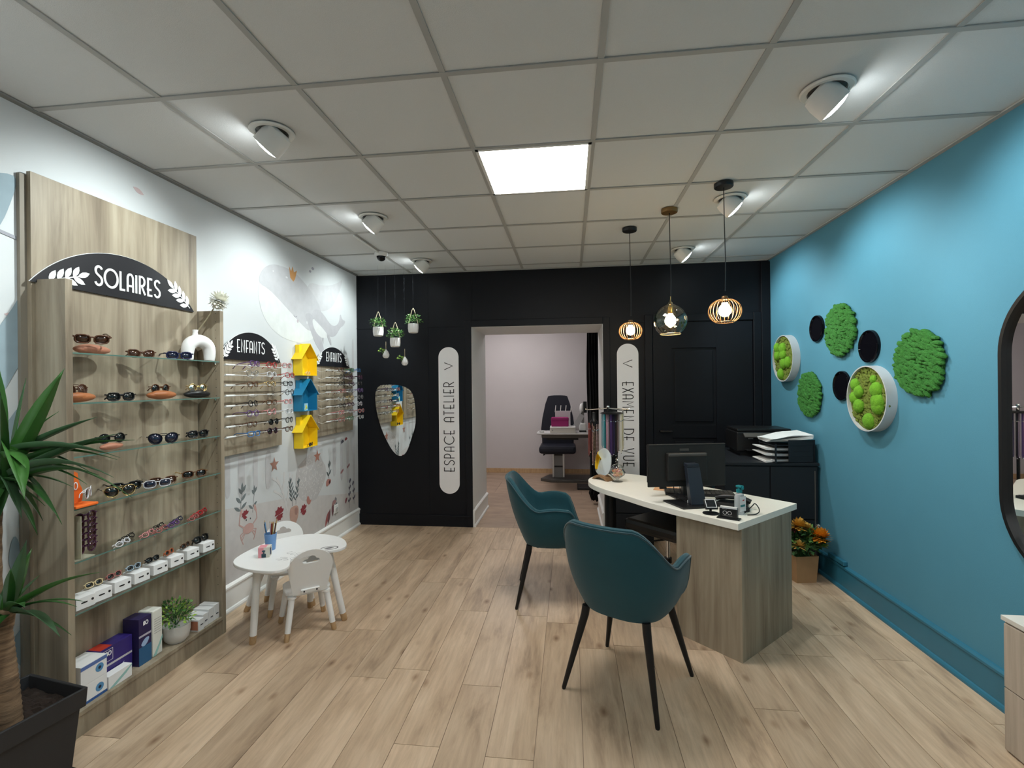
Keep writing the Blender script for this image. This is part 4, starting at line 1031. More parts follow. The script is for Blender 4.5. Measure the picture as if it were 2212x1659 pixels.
# bird-house shelves
def house(label, y, z, m_, stuff=None):
    t = thing('bird_house_shelf', label, 'wall shelf', (XL+.001, y, z))
    D, Wd, Hh, Rf, th = 0.085, 0.115, 0.155, 0.115, 0.004     # local: x out from wall, y along wall, z up
    b = B()
    B().bb(0, D, -Wd, Wd, 0, th).obj('floor_plate', m_, t)
    for s_ in (-1, 1):
        B().bb(0, D, s_*Wd-(th if s_ > 0 else 0), s_*Wd+(th if s_ < 0 else 0), th, Hh).obj('side_plate', m_, t)
    me = plate_mesh([[(-Wd, 0), (Wd, 0), (Wd, Hh), (0, Hh+Rf), (-Wd, Hh)]], 0.003, (0, 0, 0), (0,1,0), (0,0,1)); link(me, 'back_plate', m_, t)
    for s_ in (-1, 1):
        e = Vector((0, s_*(Wd+0.022), Hh-0.022)); a = Vector((0, 0, Hh+Rf)); dd = (e-a).normalized(); nn = Vector((0, -s_*dd.z, s_*dd.y))*1.0
        if nn.z < 0: nn = -nn
        q = B(); q.add([a, e, e+nn*th, a+nn*th*1.4] + [p+Vector((D+.006, 0, 0)) for p in (a, e, e+nn*th, a+nn*th*1.4)], [(0,1,2,3), (7,6,5,4), (0,4,5,1), (1,5,6,2), (2,6,7,3), (3,7,4,0)])
        q.obj('roof_plate', m_, t)
    q = B(); q.bb(0.005, 0.04, -0.085, -0.050, Hh+.03, Hh+Rf-0.010); q.obj('chimney', m_, t)
    return t
house('upper yellow metal bird-house wall shelf between the two boards', 3.900, 1.595, YELLOW)
house('blue metal bird-house wall shelf between the two yellow ones', 3.900, 1.295, BLUEH)
house('lower yellow metal bird-house wall shelf between the two boards', 3.900, 0.985, YELLOW)
t = thing('picture_card', 'small picture card with yellow and green shapes standing in the blue bird house', 'card', (XL+.065, 3.87, 1.2995))
B().box((0, 0, 0.030), (0.003, 0.055, 0.060)).obj('card', mat('pale_blue_card', (0.30, 0.55, 0.70), .6), t)
me = plate_mesh([blob(.0, .03, .010, .018), blob(-.015, .012, .008, .006)], .0004, (.0016, 0, 0), (0,1,0), (0,0,1)); link(me, 'yellow_print', mat('ink_yellow', (0.75, 0.65, 0.06), .6), t)
me = plate_mesh([blob(.014, .020, .005, .012)], .0004, (.0021, 0, 0), (0,1,0), (0,0,1)); link(me, 'green_print', mat('ink_green', (0.15, 0.45, 0.12), .6), t)
glasses('small folded pink glasses lying in the upper yellow bird house', (XL+.075, 3.90, 1.6145), RW+.2, 'cream', 'clear', 'round', True, 0.002, name='eyeglasses', cat='glasses', scale=.8)
glasses('small folded black glasses lying in the lower yellow bird house', (XL+.075, 3.93, 1.0045), RW+.2, 'black', 'dark', 'round', True, 0.002, name='eyeglasses', cat='glasses', scale=.8)

# ================================================================ KIDS' TABLE, CHAIRS, THINGS ON IT
TZ = 0.492
t = thing('kids_table', 'low white kidney-shaped childrens table with round splayed legs and wooden tips', 'table', (-1.72, 2.80, 0))
out = smoothloop([(-1.985, 2.66), (-1.93, 2.555), (-1.80, 2.49), (-1.66, 2.47), (-1.59, 2.49), (-1.575, 2.56), (-1.635, 2.65), (-1.615, 2.73), (-1.555, 2.785), (-1.47, 2.825), (-1.425, 2.85), (-1.41, 2.93), (-1.50, 3.06), (-1.64, 3.13), (-1.80, 3.13), (-1.92, 3.03), (-1.985, 2.88)], 2)
B().prism(out, TZ-0.018, TZ).obj('tabletop', WHITE, t, world=True, bevel=0.004)
ap = [((x+1.80)*.70-1.80, (y-2.82)*.70+2.82) for x, y in out]
B().prism(ap, TZ-0.065, TZ-0.018).obj('apron', WHITE, t, world=True)
def kid_leg(par, top, bot, r0, r1, tip=0.045):
    top, bot = Vector(top), Vector(bot); d = bot-top; k = 1 - tip/abs(d.z); mid = top + d*k
    b = B(); b.tube([top, mid], [r0, r0*(1-k)+r1*k], 14); o = b.obj('leg', WHITE, par, world=True, smooth=True)
    q = B(); q.tube([mid, bot+Vector((0,0,.004)), bot], [r1*1.02, r1*.95, r1*.8], 14)
    inv = par.matrix_basis.inverted(); q.v = [inv @ p for p in q.v]; q.obj('foot_tip', OAK, o, smooth=True)
for (tx, ty), (bx_, by) in [((-1.83, 2.645), (-1.855, 2.625)), ((-1.93, 2.93), (-2.165, 3.005)), ((-1.53, 2.90), (-1.45, 2.955)), ((-1.72, 3.02), (-1.765, 3.10))]:
    kid_leg(t, (tx+.05*(0 if tx < -1.9 else 0), ty, TZ-.02), (bx_, by, 0), 0.023, 0.019, 0.05)
# printed drawing on the tabletop
me = plate_mesh([blob(-1.50, 2.86, .055, .035, 20, .5), blob(-1.50, 2.86, .048, .029, 20, .5), leafloop(-1.53, 2.85, .4, .06, .010)], .0004, (0,0,TZ+.0001), (1,0,0), (0,1,0)); link(world_to(me, t), 'black_badge_print', INKB, t)
gl = []
for i in range(16):
    a = R.uniform(0, 6.3); c = (-1.63+R.uniform(-.07, .07), 2.70+R.uniform(-.08, .08)); Ls = arc(c[0], c[1], R.uniform(.012, .028), R.uniform(.01, .02), math.degrees(a), math.degrees(a)+230, 8); L, Rr = ribbon(Ls, .0025); gl.append(L+Rr[::-1])
for i, l in enumerate(gl):
    me = plate_mesh([l], .0003, (0, 0, TZ+.0001+i*.00002), (1,0,0), (0,1,0)); link(world_to(me, t), 'grey_drawing_print', mat('grey_ink', (.42, .42, .43), .5), t)
CL = [(-.040, 0), (.040, 0), (.050, .010), (.044, .024), (.030, .026), (.022, .042), (.004, .048), (-.012, .040), (-.018, .028), (-.034, .028), (-.048, .018), (-.048, .006)]
def kid_chair(label, c, rz, feet, sz=0.262):
    t = thing('kids_chair', label, 'chair', (c[0], c[1], 0), rz)
    seat = smoothloop([(-.125, -.125), (.125, -.125), (.135, .0), (.115, .135), (-.115, .135), (-.135, 0)], 2)   # +y front
    B().prism(seat, sz-.018, sz).obj('seat', WHITE, t, bevel=0.005)
    # backrest: plate with a cloud cut-out, leaning back (-y)
    bk = [(-.095, 0), (.095, 0), (.128, .17)] + arc(0, .165, .128, .115, 0, 180, 16)[1:-1] + [(-.128, .17)]
    cl = [(p[0], p[1]+.195) for p in CL]
    me = plate_mesh([bk, cl], 0.012, (0, -.118, sz-.004), (1,0,0), Vector((0, -.20, .98)))
    link(me, 'backrest', WHITE, t, bevel=0.002)
    b = B(); b.box((0, -.139, sz+.012), (.105, .012, .024), M=rot3('X', .2)); s_ = b.obj('mounting_strip', WHITE, t, bevel=.002)
    for q in (-1, 1):
        b = B(); b.lathe([(.005, 0), (.005, .002), (0, .002)], (q*.036, -.1455, sz+.012), 10, rot3('X', PI/2)); b.obj('screw', INKB, s_)
    inv = t.matrix_basis.inverted()
    for (fx, fy) in feet:
        l = inv @ Vector((fx, fy, 0)); top = t.matrix_basis @ Vector((l.x*.72, l.y*.72, sz-.016))
        bb_ = B(); kid_leg(t, top, (fx, fy, 0), 0.0185, 0.016, 0.045)
        b = B(); b.lathe([(.026, 0), (.026, -.012), (.020, -.016)], (l.x*.72, l.y*.72, sz-.017), 16); b.obj('leg_collar', WHITE, t, smooth=True)
nf = [(-1.668, 2.665), (-1.460, 2.837), (-1.842, 2.880), (-1.647, 3.057)]
kid_chair('small white childrens chair with cloud cut-out, its back turned to the room', (-1.655, 2.86), math.atan2(.205, -.17)-PI/2+0.0, nf)
ff = [(-1.955, 2.94), (-2.125, 3.156), (-1.94, 3.345), (-1.76, 3.13)]
kid_chair('small white childrens chair with cloud cut-out on the far side of the table', (-1.945, 3.14), math.atan2(-.19, .17)-PI/2+PI*0, ff, .262)
# pencil cup with pencils, cube
t = thing('pencil_cup', 'light blue cup standing near the left end of the childrens table', 'cup', (-1.855, 2.805, TZ))
B().lathe([(0, 0), (.027, 0), (.036, .10), (.033, .10), (.026, .006), (0, .006)], n=24).obj('cup', mat('light_blue_plastic', (0.16, 0.32, 0.62), .4), t, smooth=True)
pc = [((-.62, .1), (0.02, 0.02, 0.03), 'black pen leaning left'), ((-.42, -.1), (0.12, 0.28, 0.50), 'blue pencil'), ((.05, .3), (0.03, 0.02, 0.03), 'dark pencil'), ((.22, -.2), (0.28, 0.04, 0.03), 'dark red pencil'),
      ((.35, .3), (0.42, 0.30, 0.12), 'ochre pencil'), ((.48, .05), (0.30, 0.20, 0.08), 'brown pencil'), ((.12, .1), (0.20, 0.05, 0.04), 'maroon pencil'), ((.58, -.2), (0.06, 0.03, 0.03), 'black pencil leaning right'), ((-.25, .35), (0.45, 0.5, 0.55), 'pale grey pencil'), ((.28, .0), (0.50, 0.38, 0.15), 'golden pencil')]
for (dx, dy), col, lb in pc:
    p = thing('pencil', lb + ' in the light blue cup', 'pencil', (-1.855+dx*.02, 2.805+dy*.03, TZ+.008), 0, 'pencils in the blue cup')
    d = Vector((dx*.35, dy*.25, 1)).normalized(); e = d*R.uniform(.145, .170)
    mm = mat('pencil_%02d_%02d_%02d' % tuple(int(c*99) for c in col), col, .4)
    B().tube([(0, 0, 0), e], .0038, 6).obj('shaft', mm, p)
    B().tube([e, e+d*.012], [.0038, .0008], 6).obj('tip', OAK, p)
t = thing('toy_cube', 'small cube with pink and cream sides printed with a black bottle', 'cube', (-1.815, 2.690, TZ), 0.35)
B().box((0, 0, .030), (.062, .060, .060)).obj('cube', mat('cream_card', (0.66, 0.64, 0.56), .6), t, bevel=.001)
for nm, cl, lp, O, X, Y in [('pink_print', (0.75, 0.30, 0.34), [rect(-.030, .000, .001, .059)], (0, -.0303, 0), (1,0,0), (0,0,1)), ('pink_top_print', (0.75, 0.30, 0.34), [rect(-.030, .012, -.029, .029)], (0, 0, .0602), (1,0,0), (0,1,0)),
                    ('bottle_print', (0.02, 0.06, 0.08), [rect(-.012, .012, .002, .024), rect(-.005, .005, .025, .034), blob(0, .040, .010, .005)], (0, -.0309, 0), (1,0,0), (0,0,1)),
                    ('dark_print', (0.03, 0.05, 0.10), [rect(-.02, .01, .010, .050)], (.0313, 0, 0), (0,1,0), (0,0,1))]:
    me = plate_mesh(lp, .0005, O, X, Y); link(me, nm, mat('ink_%02d_%02d_%02d' % tuple(int(c*99) for c in cl), cl, .6), t)

# ================================================================ BACK WALL
# hanging planters
def planter(label, x, y, z0, big=True, side=1):
    t = thing('hanging_planter', label, 'hanging planter', (x, y, z0), 0)
    if big:
        B().lathe([(0, 0), (.038, 0), (.047, .008), (.052, .045), (.051, .088), (.045, .090), (.044, .075), (0, .075)], n=28).obj('pot', CERAM, t, smooth=True)
        for s_ in (-1, 1):
            B().tube(smoothline([(s_*.050, 0, .076), (s_*.036, 0, .14), (s_*.012, 0, .225), (0, 0, .245)], 1), .0035, 6).obj('rope', ROPE, t, smooth=True)
        foliage(t, (0, 0, .120), .080, .065, .060, 230, .022, [GREENS, GREEND, GREENS], int(x*100) % 97)
        top = .245
    else:
        B().lathe([(0, 0), (.020, .003), (.032, .020), (.033, .040), (.022, .066), (.009, .082), (.005, .088), (0, .088)], n=24, sx=1, sy=1).obj('pot', CERAM, t, smooth=True)
        B().ball((-side*.022, -.012, .048), .017, 14, 8, (1, .8, 1.3)).obj('opening', SOIL, t, smooth=True)
        B().tube([(0, 0, .085), (0, 0, .165)], .003, 6).obj('rope', ROPE, t)
        foliage(t, (-side*.038, -.015, .070), .030, .022, .026, 60, .016, [GREENS, GREENY], 5)
        top = .165
    B().tube([(0, 0, top), (0, 0, H-z0)], .0004, 4).obj('thread', mat('fine_nylon_thread', (.02, .022, .026), .9, spec=.1), t)
PYL = 4.62
planter('highest-left big white planter of the hanging group, leftmost by the eyeglasses', -1.885, PYL, 1.995)
planter('middle big white hanging planter between two larger ones', -1.710, PYL, 1.885)
planter('big white hanging planter farthest right of the group', -1.525, PYL, 2.020)
planter('small teardrop planter hanging left above the organic mirror', -1.808, PYL, 1.775, False)
planter('small teardrop planter hanging lowest, right above the organic mirror', -1.615, PYL, 1.700, False)
# organic mirror
ML = [(-2.025, 1.509), (-1.961, 1.515), (-1.879, 1.514), (-1.789, 1.503), (-1.718, 1.476), (-1.673, 1.432), (-1.647, 1.363), (-1.634, 1.259), (-1.63, 1.12), (-1.647, 1.033), (-1.678, 0.947), (-1.706, 0.86), (-1.733, 0.799), (-1.764, 0.759), (-1.806, 0.743), (-1.851, 0.758), (-1.904, 0.815), (-1.967, 0.928), (-2.02, 1.05), (-2.061, 1.19), (-2.081, 1.313), (-2.082, 1.418), (-2.061, 1.479)]
ML = smoothloop(ML, 1)[::-1]
t = thing('organic_mirror', 'frameless pebble-shaped mirror on the black wall under the hanging planters', 'mirror', (-1.86, YB, .743))
me = plate_mesh([ML], .012, (0, YB, 0), (1,0,0), (0,0,1)); link(world_to(me, t), 'backing', BLK, t)
me = plate_mesh([[(-1.86+(x+1.86)*.995, 1.13+(z-1.13)*.996) for x, z in ML]], .004, (0, YB-.012, 0), (1,0,0), (0,0,1)); link(world_to(me, t), 'glass', MIRROR, t, bevel=.0008)
# pill signs
def pill(name, label, xc, hw, z0, z1, text, tc, tw, th, chev, up_):
    t = thing(name, label, 'sign', (xc, YB, z0))
    L = arc(xc, z1-hw, hw, hw, 0, 180, 20) + arc(xc, z0+hw, hw, hw, 180, 360, 20)
    me = plate_mesh([L], .006, (0, YB-.001, 0), (1,0,0), (0,0,1)); link(world_to(me, t), 'board', SIGNW, t, bevel=.001)
    O = (xc, YB-.0075, tc)
    X, Y = ((0,0,1), (-1,0,0)) if up_ else ((0,0,-1), (1,0,0))
    b = B(); deco_text(b, text, th, .0085, O, X, Y, gap=.16, width=tw); b.obj('lettering', INKB, t, world=True)
    s_ = 1 if up_ else -1
    L, Rr = ribbon([(-s_*.045, chev+.035), (s_*.045, chev), (-s_*.045, chev-.040)], .0075)
    me = plate_mesh([L+Rr[::-1]], .002, (xc, YB-.0075, 0), (1,0,0), (0,0,1)); link(world_to(me, t), 'arrow', INKB, t)
pill('vertical_sign', 'tall white pill-shaped sign reading ESPACE ATELIER left of the doorway', -1.272, .109, .349, 1.905, 'ESPACE ATELIER', 1.060, .955, .115, 1.705, True)
pill('vertical_sign', 'tall white pill-shaped sign reading EXAMEN DE VUE right of the doorway', .590, .107, .36, 1.905, 'EXAMEN DE VUE', 1.085, .865, .112, 1.705, False)

# ================================================================ PENDANTS
def pendant(label, x, y, zc, rad, kind, canm):
    t = thing('pendant_lamp', label, 'pendant lamp', (x, y, H))
    B().lathe([(0, -.026), (.052, -.026), (.055, -.022), (.055, 0), (0, 0)], n=32).obj('canopy', canm, t, smooth=True)
    zt = zc-H
    B().tube(smoothline([(0, 0, -.026), (.002, 0, (zt+rad)*.4), (.007, 0, (zt+rad)*.7), (.003, 0, zt+rad+.03)], 2), .0028, 6).obj('cord', BLK, t, smooth=True)
    if kind == 'rib':
        B().lathe([(0, zt+rad*.98), (.016, zt+rad*.98), (.022, zt+rad*.80), (.030, zt+rad*.72), (0, zt+rad*.72)], n=20).obj('socket_cap', BRASSD, t, smooth=True)
        b = B(); n = 24
        for k in range(n):
            a = 2*PI*k/n; pts = []
            for i in range(13):
                u = -0.12 + 1.0*i/12; ph = PI*(0.10+0.74*i/12)
                r = rad*math.sin(ph)**.85; z = rad*.80*math.cos(ph)
                pts.append((r*math.cos(a), r*math.sin(a), zt+z))
            b.tube(pts, .0019, 5)
        b.obj('shade', BRASSD, t, smooth=True)
        z0_ = rad*.80*math.cos(PI*.84); r0 = rad*math.sin(PI*.84)**.85
        b = B(); b.tube([(r0*math.cos(2*PI*k/28), r0*math.sin(2*PI*k/28), zt+z0_) for k in range(28)], .0035, 6, closed=True); b.obj('bottom_ring', BRASSD, t, smooth=True)
        zb = zt+rad*.05; rb = rad*.40
    else:
        prof = [(rad*.015, rad*1.36), (rad*.05, rad*1.28), (rad*.09, rad*1.16), (rad*.17, rad*1.04), (rad*.34, rad*.95), (rad*.56, rad*.83), (rad*.77, rad*.64), (rad*.93, rad*.36), (rad, rad*.04), (rad*.97, -rad*.24), (rad*.84, -rad*.54), (rad*.62, -rad*.79)]
        th = .003
        prof = [(r, z+zt-.0) for r, z in prof]; inner = [(max(.0, r-th), z-(.001 if i < 3 else 0)) for i, (r, z) in enumerate(prof)][::-1]
        B().lathe(prof+inner, n=40).obj('shade', SMOKE, t, smooth=True)
        b = B(); b.tube([(rad*.61*math.cos(2*PI*k/32), rad*.61*math.sin(2*PI*k/32), zt-rad*.80) for k in range(32)], .0025, 6, closed=True); b.obj('bottom_ring', mat('amber_glass_rim', (0.55, 0.45, 0.28), .15, coat=1), t, smooth=True)
        B().lathe([(0, zt+rad*.95), (.017, zt+rad*.95), (.019, zt+rad*.55), (.014, zt+rad*.45), (0, zt+rad*.45)], n=20).obj('socket_cap', GOLD, t, smooth=True)
        B().tube([(.003, 0, zt+rad*.9), (.003, 0, zt+rad*1.5)], .003, 6).obj('cord_end', GOLD, t)
        zb = zt+rad*.02; rb = rad*.34
    B().lathe([(0, -rb), (rb*.55, -rb*.84), (rb*.9, -rb*.4), (rb, 0), (rb*.88, rb*.5), (rb*.5, rb*1.0), (rb*.42, rb*1.25), (0, rb*1.25)], (0, 0, zb), 20).obj('bulb', BULBM, t, smooth=True)
pendant('smallest-looking far pendant lamp with amber ribbed globe and black canopy', .474, 3.817, 1.905, .088, 'rib', BLK)
pendant('middle pendant lamp with clear smoked glass globe and brass canopy', .697, 3.440, 1.930, .113, 'glass', CANB)
pendant('nearest pendant lamp with ribbed amber globe and black canopy, rightmost', .934, 3.039, 1.930, .094, 'rib', BLK)

# ================================================================ RIGHT WALL
def moss_round(label, y, z, r, seed):
    t = thing('moss_disc', label, 'moss picture', (XR, y, z))
    rr = random.Random(seed)
    b = B(); b.lathe([(0, 0), (r*.93, 0), (r*.93, .012), (0, .012)], n=36); b.frame((0,0,0), (0,0,1), (0,1,0)); b.v = [Vector((-abs(p.x), p.y, p.z)) for p in b.v]
    b.obj('backing', MOSSG, t)
    b = B()
    for i in range(620):
        a = rr.uniform(0, 2*PI); q = r*math.sqrt(rr.random())*.97; s_ = rr.uniform(.009, .021)*r/.16
        an = rr.uniform(0, PI)
        b.ball((-.016-rr.uniform(0, .016)*(1.15-q/r), q*math.cos(a), q*math.sin(a)), s_, 8, 5, (.9, 1.5, .62), M=rot3('X', an*.35))
    o = b.obj('moss', MOSSG, t, smooth=True); o['kind'] = 'stuff'
def black_disc(label, y, z, r):
    t = thing('black_disc', label, 'wall disc', (XR, y, z))
    b = B(); b.lathe([(0, .010), (r*.86, .010), (r*.90, .020), (r*.97, .018), (r, .008), (r, 0), (0, 0)], n=44); b.frame((0,0,0), (0,0,1), (0,1,0)); b.v = [Vector((-abs(p.x), p.y, p.z)) for p in b.v]
    b.obj('disc', BLKG, t, smooth=True)
def framed_moss(label, y, z, r, balls, seed):
    t = thing('framed_moss_picture', label, 'moss picture', (XR, y, z)); rr = random.Random(seed); D = .062
    def fx(b): b.frame((0,0,0), (0,0,1), (0,1,0)); b.v = [Vector((-abs(p.x), p.y, p.z)) for p in b.v]; return b
    fx(B().lathe([(r*.96, 0), (r, 0), (r, D), (r*.965, D), (r*.965, .01), (r*.96, 0)], n=56)).obj('frame', ALU, t, smooth=True)
    fx(B().lathe([(0, 0), (r*.965, 0), (r*.965, D-.022), (0, D-.018)], n=48)).obj('moss_bed', MOSSD, t)
    b = B()
    for i in range(260):
        a = rr.uniform(0, 2*PI); q = r*.93*math.sqrt(rr.random()); b.ball((-(D-.018), q*math.cos(a), q*math.sin(a)), rr.uniform(.008, .016), 7, 4, (.6, 1.6, .7), M=rot3('X', rr.uniform(0, 1)))
    o = b.obj('flat_moss', MOSSD, t, smooth=True); o['kind'] = 'stuff'
    for (a, b_, s_) in balls:      # image-left is +y (far), so a is mirrored
        q = B(); q.ball((-(D-.012), -a*r, b_*r), s_*r, 20, 14, (.62, 1, 1.0))
        for i, p in enumerate(q.v):
            k = 1+.05*math.sin(i*12.9898)*math.sin(i*3.7); c_ = Vector((-(D-.012), -a*r, b_*r)); q.v[i] = c_+(p-c_)*k
        q.obj('moss_ball', MOSSB, t, smooth=True)
k1 = [(-.62, .50, .22), (-.35, .36, .0), (-.05, .42, .26), (.0, .18, .24), (-.60, .15, .22), (.02, -.22, .24), (.42, -.18, .24), (-.25, -.66, .24)]
framed_moss('smaller framed round moss picture nearest the black wall', 4.585, 1.712, .208, [b_ for b_ in k1 if b_[2] > 0], 11)
framed_moss('large framed round moss picture with lime moss balls in a grey ring', 3.365, 1.390, .212, [(-.60, .42, .20), (-.42, .20, .20), (-.66, .0, .20), (-.42, -.25, .22), (.30, .58, .13), (.46, .26, .24), (.52, -.08, .26), (.52, -.22, .24), (.08, -.68, .24)], 12)
moss_round('green reindeer-moss disc highest on the blue wall', 3.740, 1.874, .186, 21)
moss_round('green reindeer-moss disc under the smaller framed moss picture', 4.195, 1.398, .178, 22)
moss_round('largest-looking green reindeer-moss disc, nearest to the black-framed mirror', 2.955, 1.602, .188, 23)
black_disc('glossy black disc left of the highest moss disc', 4.083, 1.921, .106)
black_disc('glossy black disc between the highest moss disc and the large framed moss', 3.415, 1.729, .108)
black_disc('glossy black disc beside the lower left moss disc', 3.738, 1.470, .108)
# pill mirror
t = thing('pill_mirror', 'tall pill-shaped wall mirror in a black metal frame at the right edge', 'mirror', (XR, 2.10, .65))
r_ = .335; ym = 2.433-r_
def pl(r): return arc(ym, 1.953-.335, r, r, 0, 180, 28) + arc(ym, .655+.335, r, r, 180, 360, 28)
me = plate_mesh([[(-p[0], p[1]) for p in pl(.335)], [(-p[0], p[1]) for p in pl(.318)]], .030, (XR, 0, 0), (0,-1,0), (0,0,1)); link(world_to(me, t), 'frame', BLKM, t, bevel=.003)
me = plate_mesh([[(-p[0], p[1]) for p in pl(.320)]], .004, (XR-.004, 0, 0), (0,-1,0), (0,0,1)); link(world_to(me, t), 'glass', MIRROR, t)
# low cabinet at right front
t = thing('drawer_cabinet', 'low pale wooden drawer cabinet with whitish top at the bottom right corner', 'cabinet', (1.84, 1.6, 0))
B().bb(1.748, XR-.032, .9, 2.185, 0, .522).obj('body', GREIGEL, t, world=True, bevel=.001)
B().bb(1.738, XR-.032, .9, 2.192, .526, .545).obj('top', mat('pale_stone_top', (.62, .58, .52), .4, var=.08), t, world=True, bevel=.001)
for z0_, z1_ in ((.01, .258), (.262, .518)):
    B().bb(1.738, 1.748, .9, 2.178, z0_, z1_).obj('drawer_front', GREIGEL, t, world=True, bevel=.001)
t = thing('cable_cover', 'blue-painted short block on top of the skirting behind the bouquet', 'cable cover', (XR, 3.80, .182))
B().bb(-.030, 0, -.10, .11, 0, .030).obj('cover', BLUEB, t, bevel=.003)

# ================================================================ ARMCHAIRS
def armchair(label, c, ang, feet=.235):
    # local: +y front, seat height about .46
    t = thing('velvet_armchair', label, 'armchair', (c[0], c[1], 0), ang-PI/2)
    NS, NV = 72, 14
    def rim_h(a):        # a = angle from the back (0) to the front (pi)
        a = abs(a)
        if a < .50: return .845
        if a < 1.30: k = (a-.50)/.80; k = k*k*(3-2*k); return .845+(.655-.845)*k
        if a < 2.02: k = (a-1.30)/.72; return .655+.012*math.sin(k*PI)
        if a < 2.42: k = (a-2.02)/.40; k = k*k*(3-2*k); return .655+(.445-.655)*k
        return .445
    def plan(a, s):      # super-ellipse outline, a=0 at the back (-y)
        x, y = math.sin(a), -math.cos(a)
        n = 2.7; k = (abs(x)**n+abs(y)**n)**(-1/n)
        return Vector((x*k*.285*s, y*k*.268*s-.0))
    def prof(v, a):      # v 0..1 from the bottom centre to the rim
        h = rim_h(a); zb = .385
        if v < .35: k = v/.35; return .68*k, zb+.010*k*k
        k = (v-.35)/.65
        r = .68+.32*math.sin(k*PI/2)**.95; z = zb+.010+(h-zb-.010)*(1-math.cos(k*PI/2))**.82*1.0 if False else zb+.010+(h-zb-.010)*k**1.25
        return r, z
    vs, fs = [], []
    rows = []
    def row(fn):
        o = len(vs)
        for i in range(NS):
            a = -PI+2*PI*i/NS; vs.append(fn(a))
        rows.append(o)
    def lean(z): return -.055*max(0, (z-.45)/.40)
    def P_(a, v, off):
        r, z = prof(v, a); p = plan(a, r); n = plan(a, 1).normalized()
        bk = max(0, math.cos(a))
        return Vector((p.x-n.x*off, p.y-n.y*off+lean(z)*bk, z))
    for j in range(1, NV+1): row(lambda a, j=j: P_(a, j/NV, 0))
    th = .036
    def top(a, k):
        p = P_(a, 1, th/2-th/2*math.cos(k*PI)); p.z += .016*math.sin(k*PI); return p
    for k in (.25, .5, .75): row(lambda a, k=k: top(a, k))
    rib = lambda a: .009*abs(math.sin(a*13)) if abs(a) < 2.1 else 0
    for j in range(NV, 5, -1):
        row(lambda a, j=j: P_(a, j/NV, th-(rib(a) if j < NV-1 else 0)))
    for A, Bq in zip(rows[:-1], rows[1:]):
        for i in range(NS): fs.append((A+i, A+(i+1) % NS, Bq+(i+1) % NS, Bq+i))
    o = len(vs); vs.append(Vector((0, 0, .385)))
    for i in range(NS): fs.append((rows[0]+(i+1) % NS, rows[0]+i, o))
    B().add(vs, fs).obj('shell', TEAL, t, smooth=True)
    b = B()
    b.tube([P_(-PI+2*PI*i/NS, 1, -.001)+Vector((0, 0, .002)) for i in range(NS)], .0045, 6, closed=True); b.obj('piping', PIPE, t, smooth=True)
    # seat cushion
    cv = []; cf = []; q = 36
    levels = [(.60, .440), (.74, .446), (.80, .462), (.80, .478), (.74, .492), (.55, .500), (.25, .503)]
    for s_, z in levels:
        for i in range(q):
            a = -PI+2*PI*i/q; p = plan(a, s_); cv.append(Vector((p.x, p.y+.035, z)))
    for j in range(len(levels)-1):
        for i in range(q): cf.append((j*q+i, j*q+(i+1) % q, (j+1)*q+(i+1) % q, (j+1)*q+i))
    cf.append(tuple(range((len(levels)-1)*q, len(levels)*q))); cf.append(tuple(range(q-1, -1, -1)))
    B().add(cv, cf).obj('seat_cushion', TEAL, t, smooth=True)
    # under-frame and legs
    b = B(); b.box((0, 0, .378), (.30, .035, .014), rz=PI/4); b.box((0, 0, .378), (.30, .035, .014), rz=-PI/4); b.obj('seat_frame', BLKM, t)
    for sx in (-1, 1):
        for sy in (-1, 1):
            b = B(); b.tube([(sx*.155, sy*.150, .402), (sx*.160, sy*.155, .36), (sx*feet, sy*feet, .006), (sx*feet, sy*feet, 0)], [.020, .020, .0105, .009], 14); b.obj('leg', BLKM, t, smooth=True)
    return t
armchair('teal velvet tub armchair in front, its rounded back turned to the viewer', (.283, 2.481), math.atan2(.86, .51), .237)
armchair('teal velvet tub armchair farther left, seen from its side facing the desk', (-.138, 3.455), math.atan2(.04, 1.0), .237)

# ================================================================ DESK
DT = 0.750
t = thing('reception_desk', 'cream-topped reception desk with rounded far end on a grey-beige wood pedestal', 'desk', (.80, 3.2, 0))
top = [(.883, 2.688), (1.389, 3.173), (.66, 3.955)] + smoothline([(.60, 4.02), (.50, 4.105), (.36, 4.105), (.22, 4.03), (.138, 3.88), (.140, 3.70), (.23, 3.50), (.345, 3.345), (.481, 3.130), (.62, 2.965)], 2)
B().prism(top, DT-.036, DT).obj('desktop', DESKT, t, world=True, bevel=.0015)
u_, v_ = Vector((.717, .697)), Vector((-.690, .724))
p0 = Vector((.905, 2.705)); p1 = p0+u_*.60; p2 = p1+v_*.40; p3 = p0+v_*.40
B().prism([tuple(p0), tuple(p1), tuple(p2), tuple(p3)], 0, DT-.036).obj('pedestal', GREIGE, t, world=True, bevel=.001)
q0 = p0 + u_*.56 + v_*.40; q1 = q0 + u_*.018; q2 = q1+v_*.42; q3 = q0+v_*.42
B().lathe([(.028, 0), (.045, .006), (.042, .012), (.042, DT-.046), (.042, DT-.036)], (.30, 3.72, 0), 24).obj('leg', BLKM, t, world=True, smooth=True)
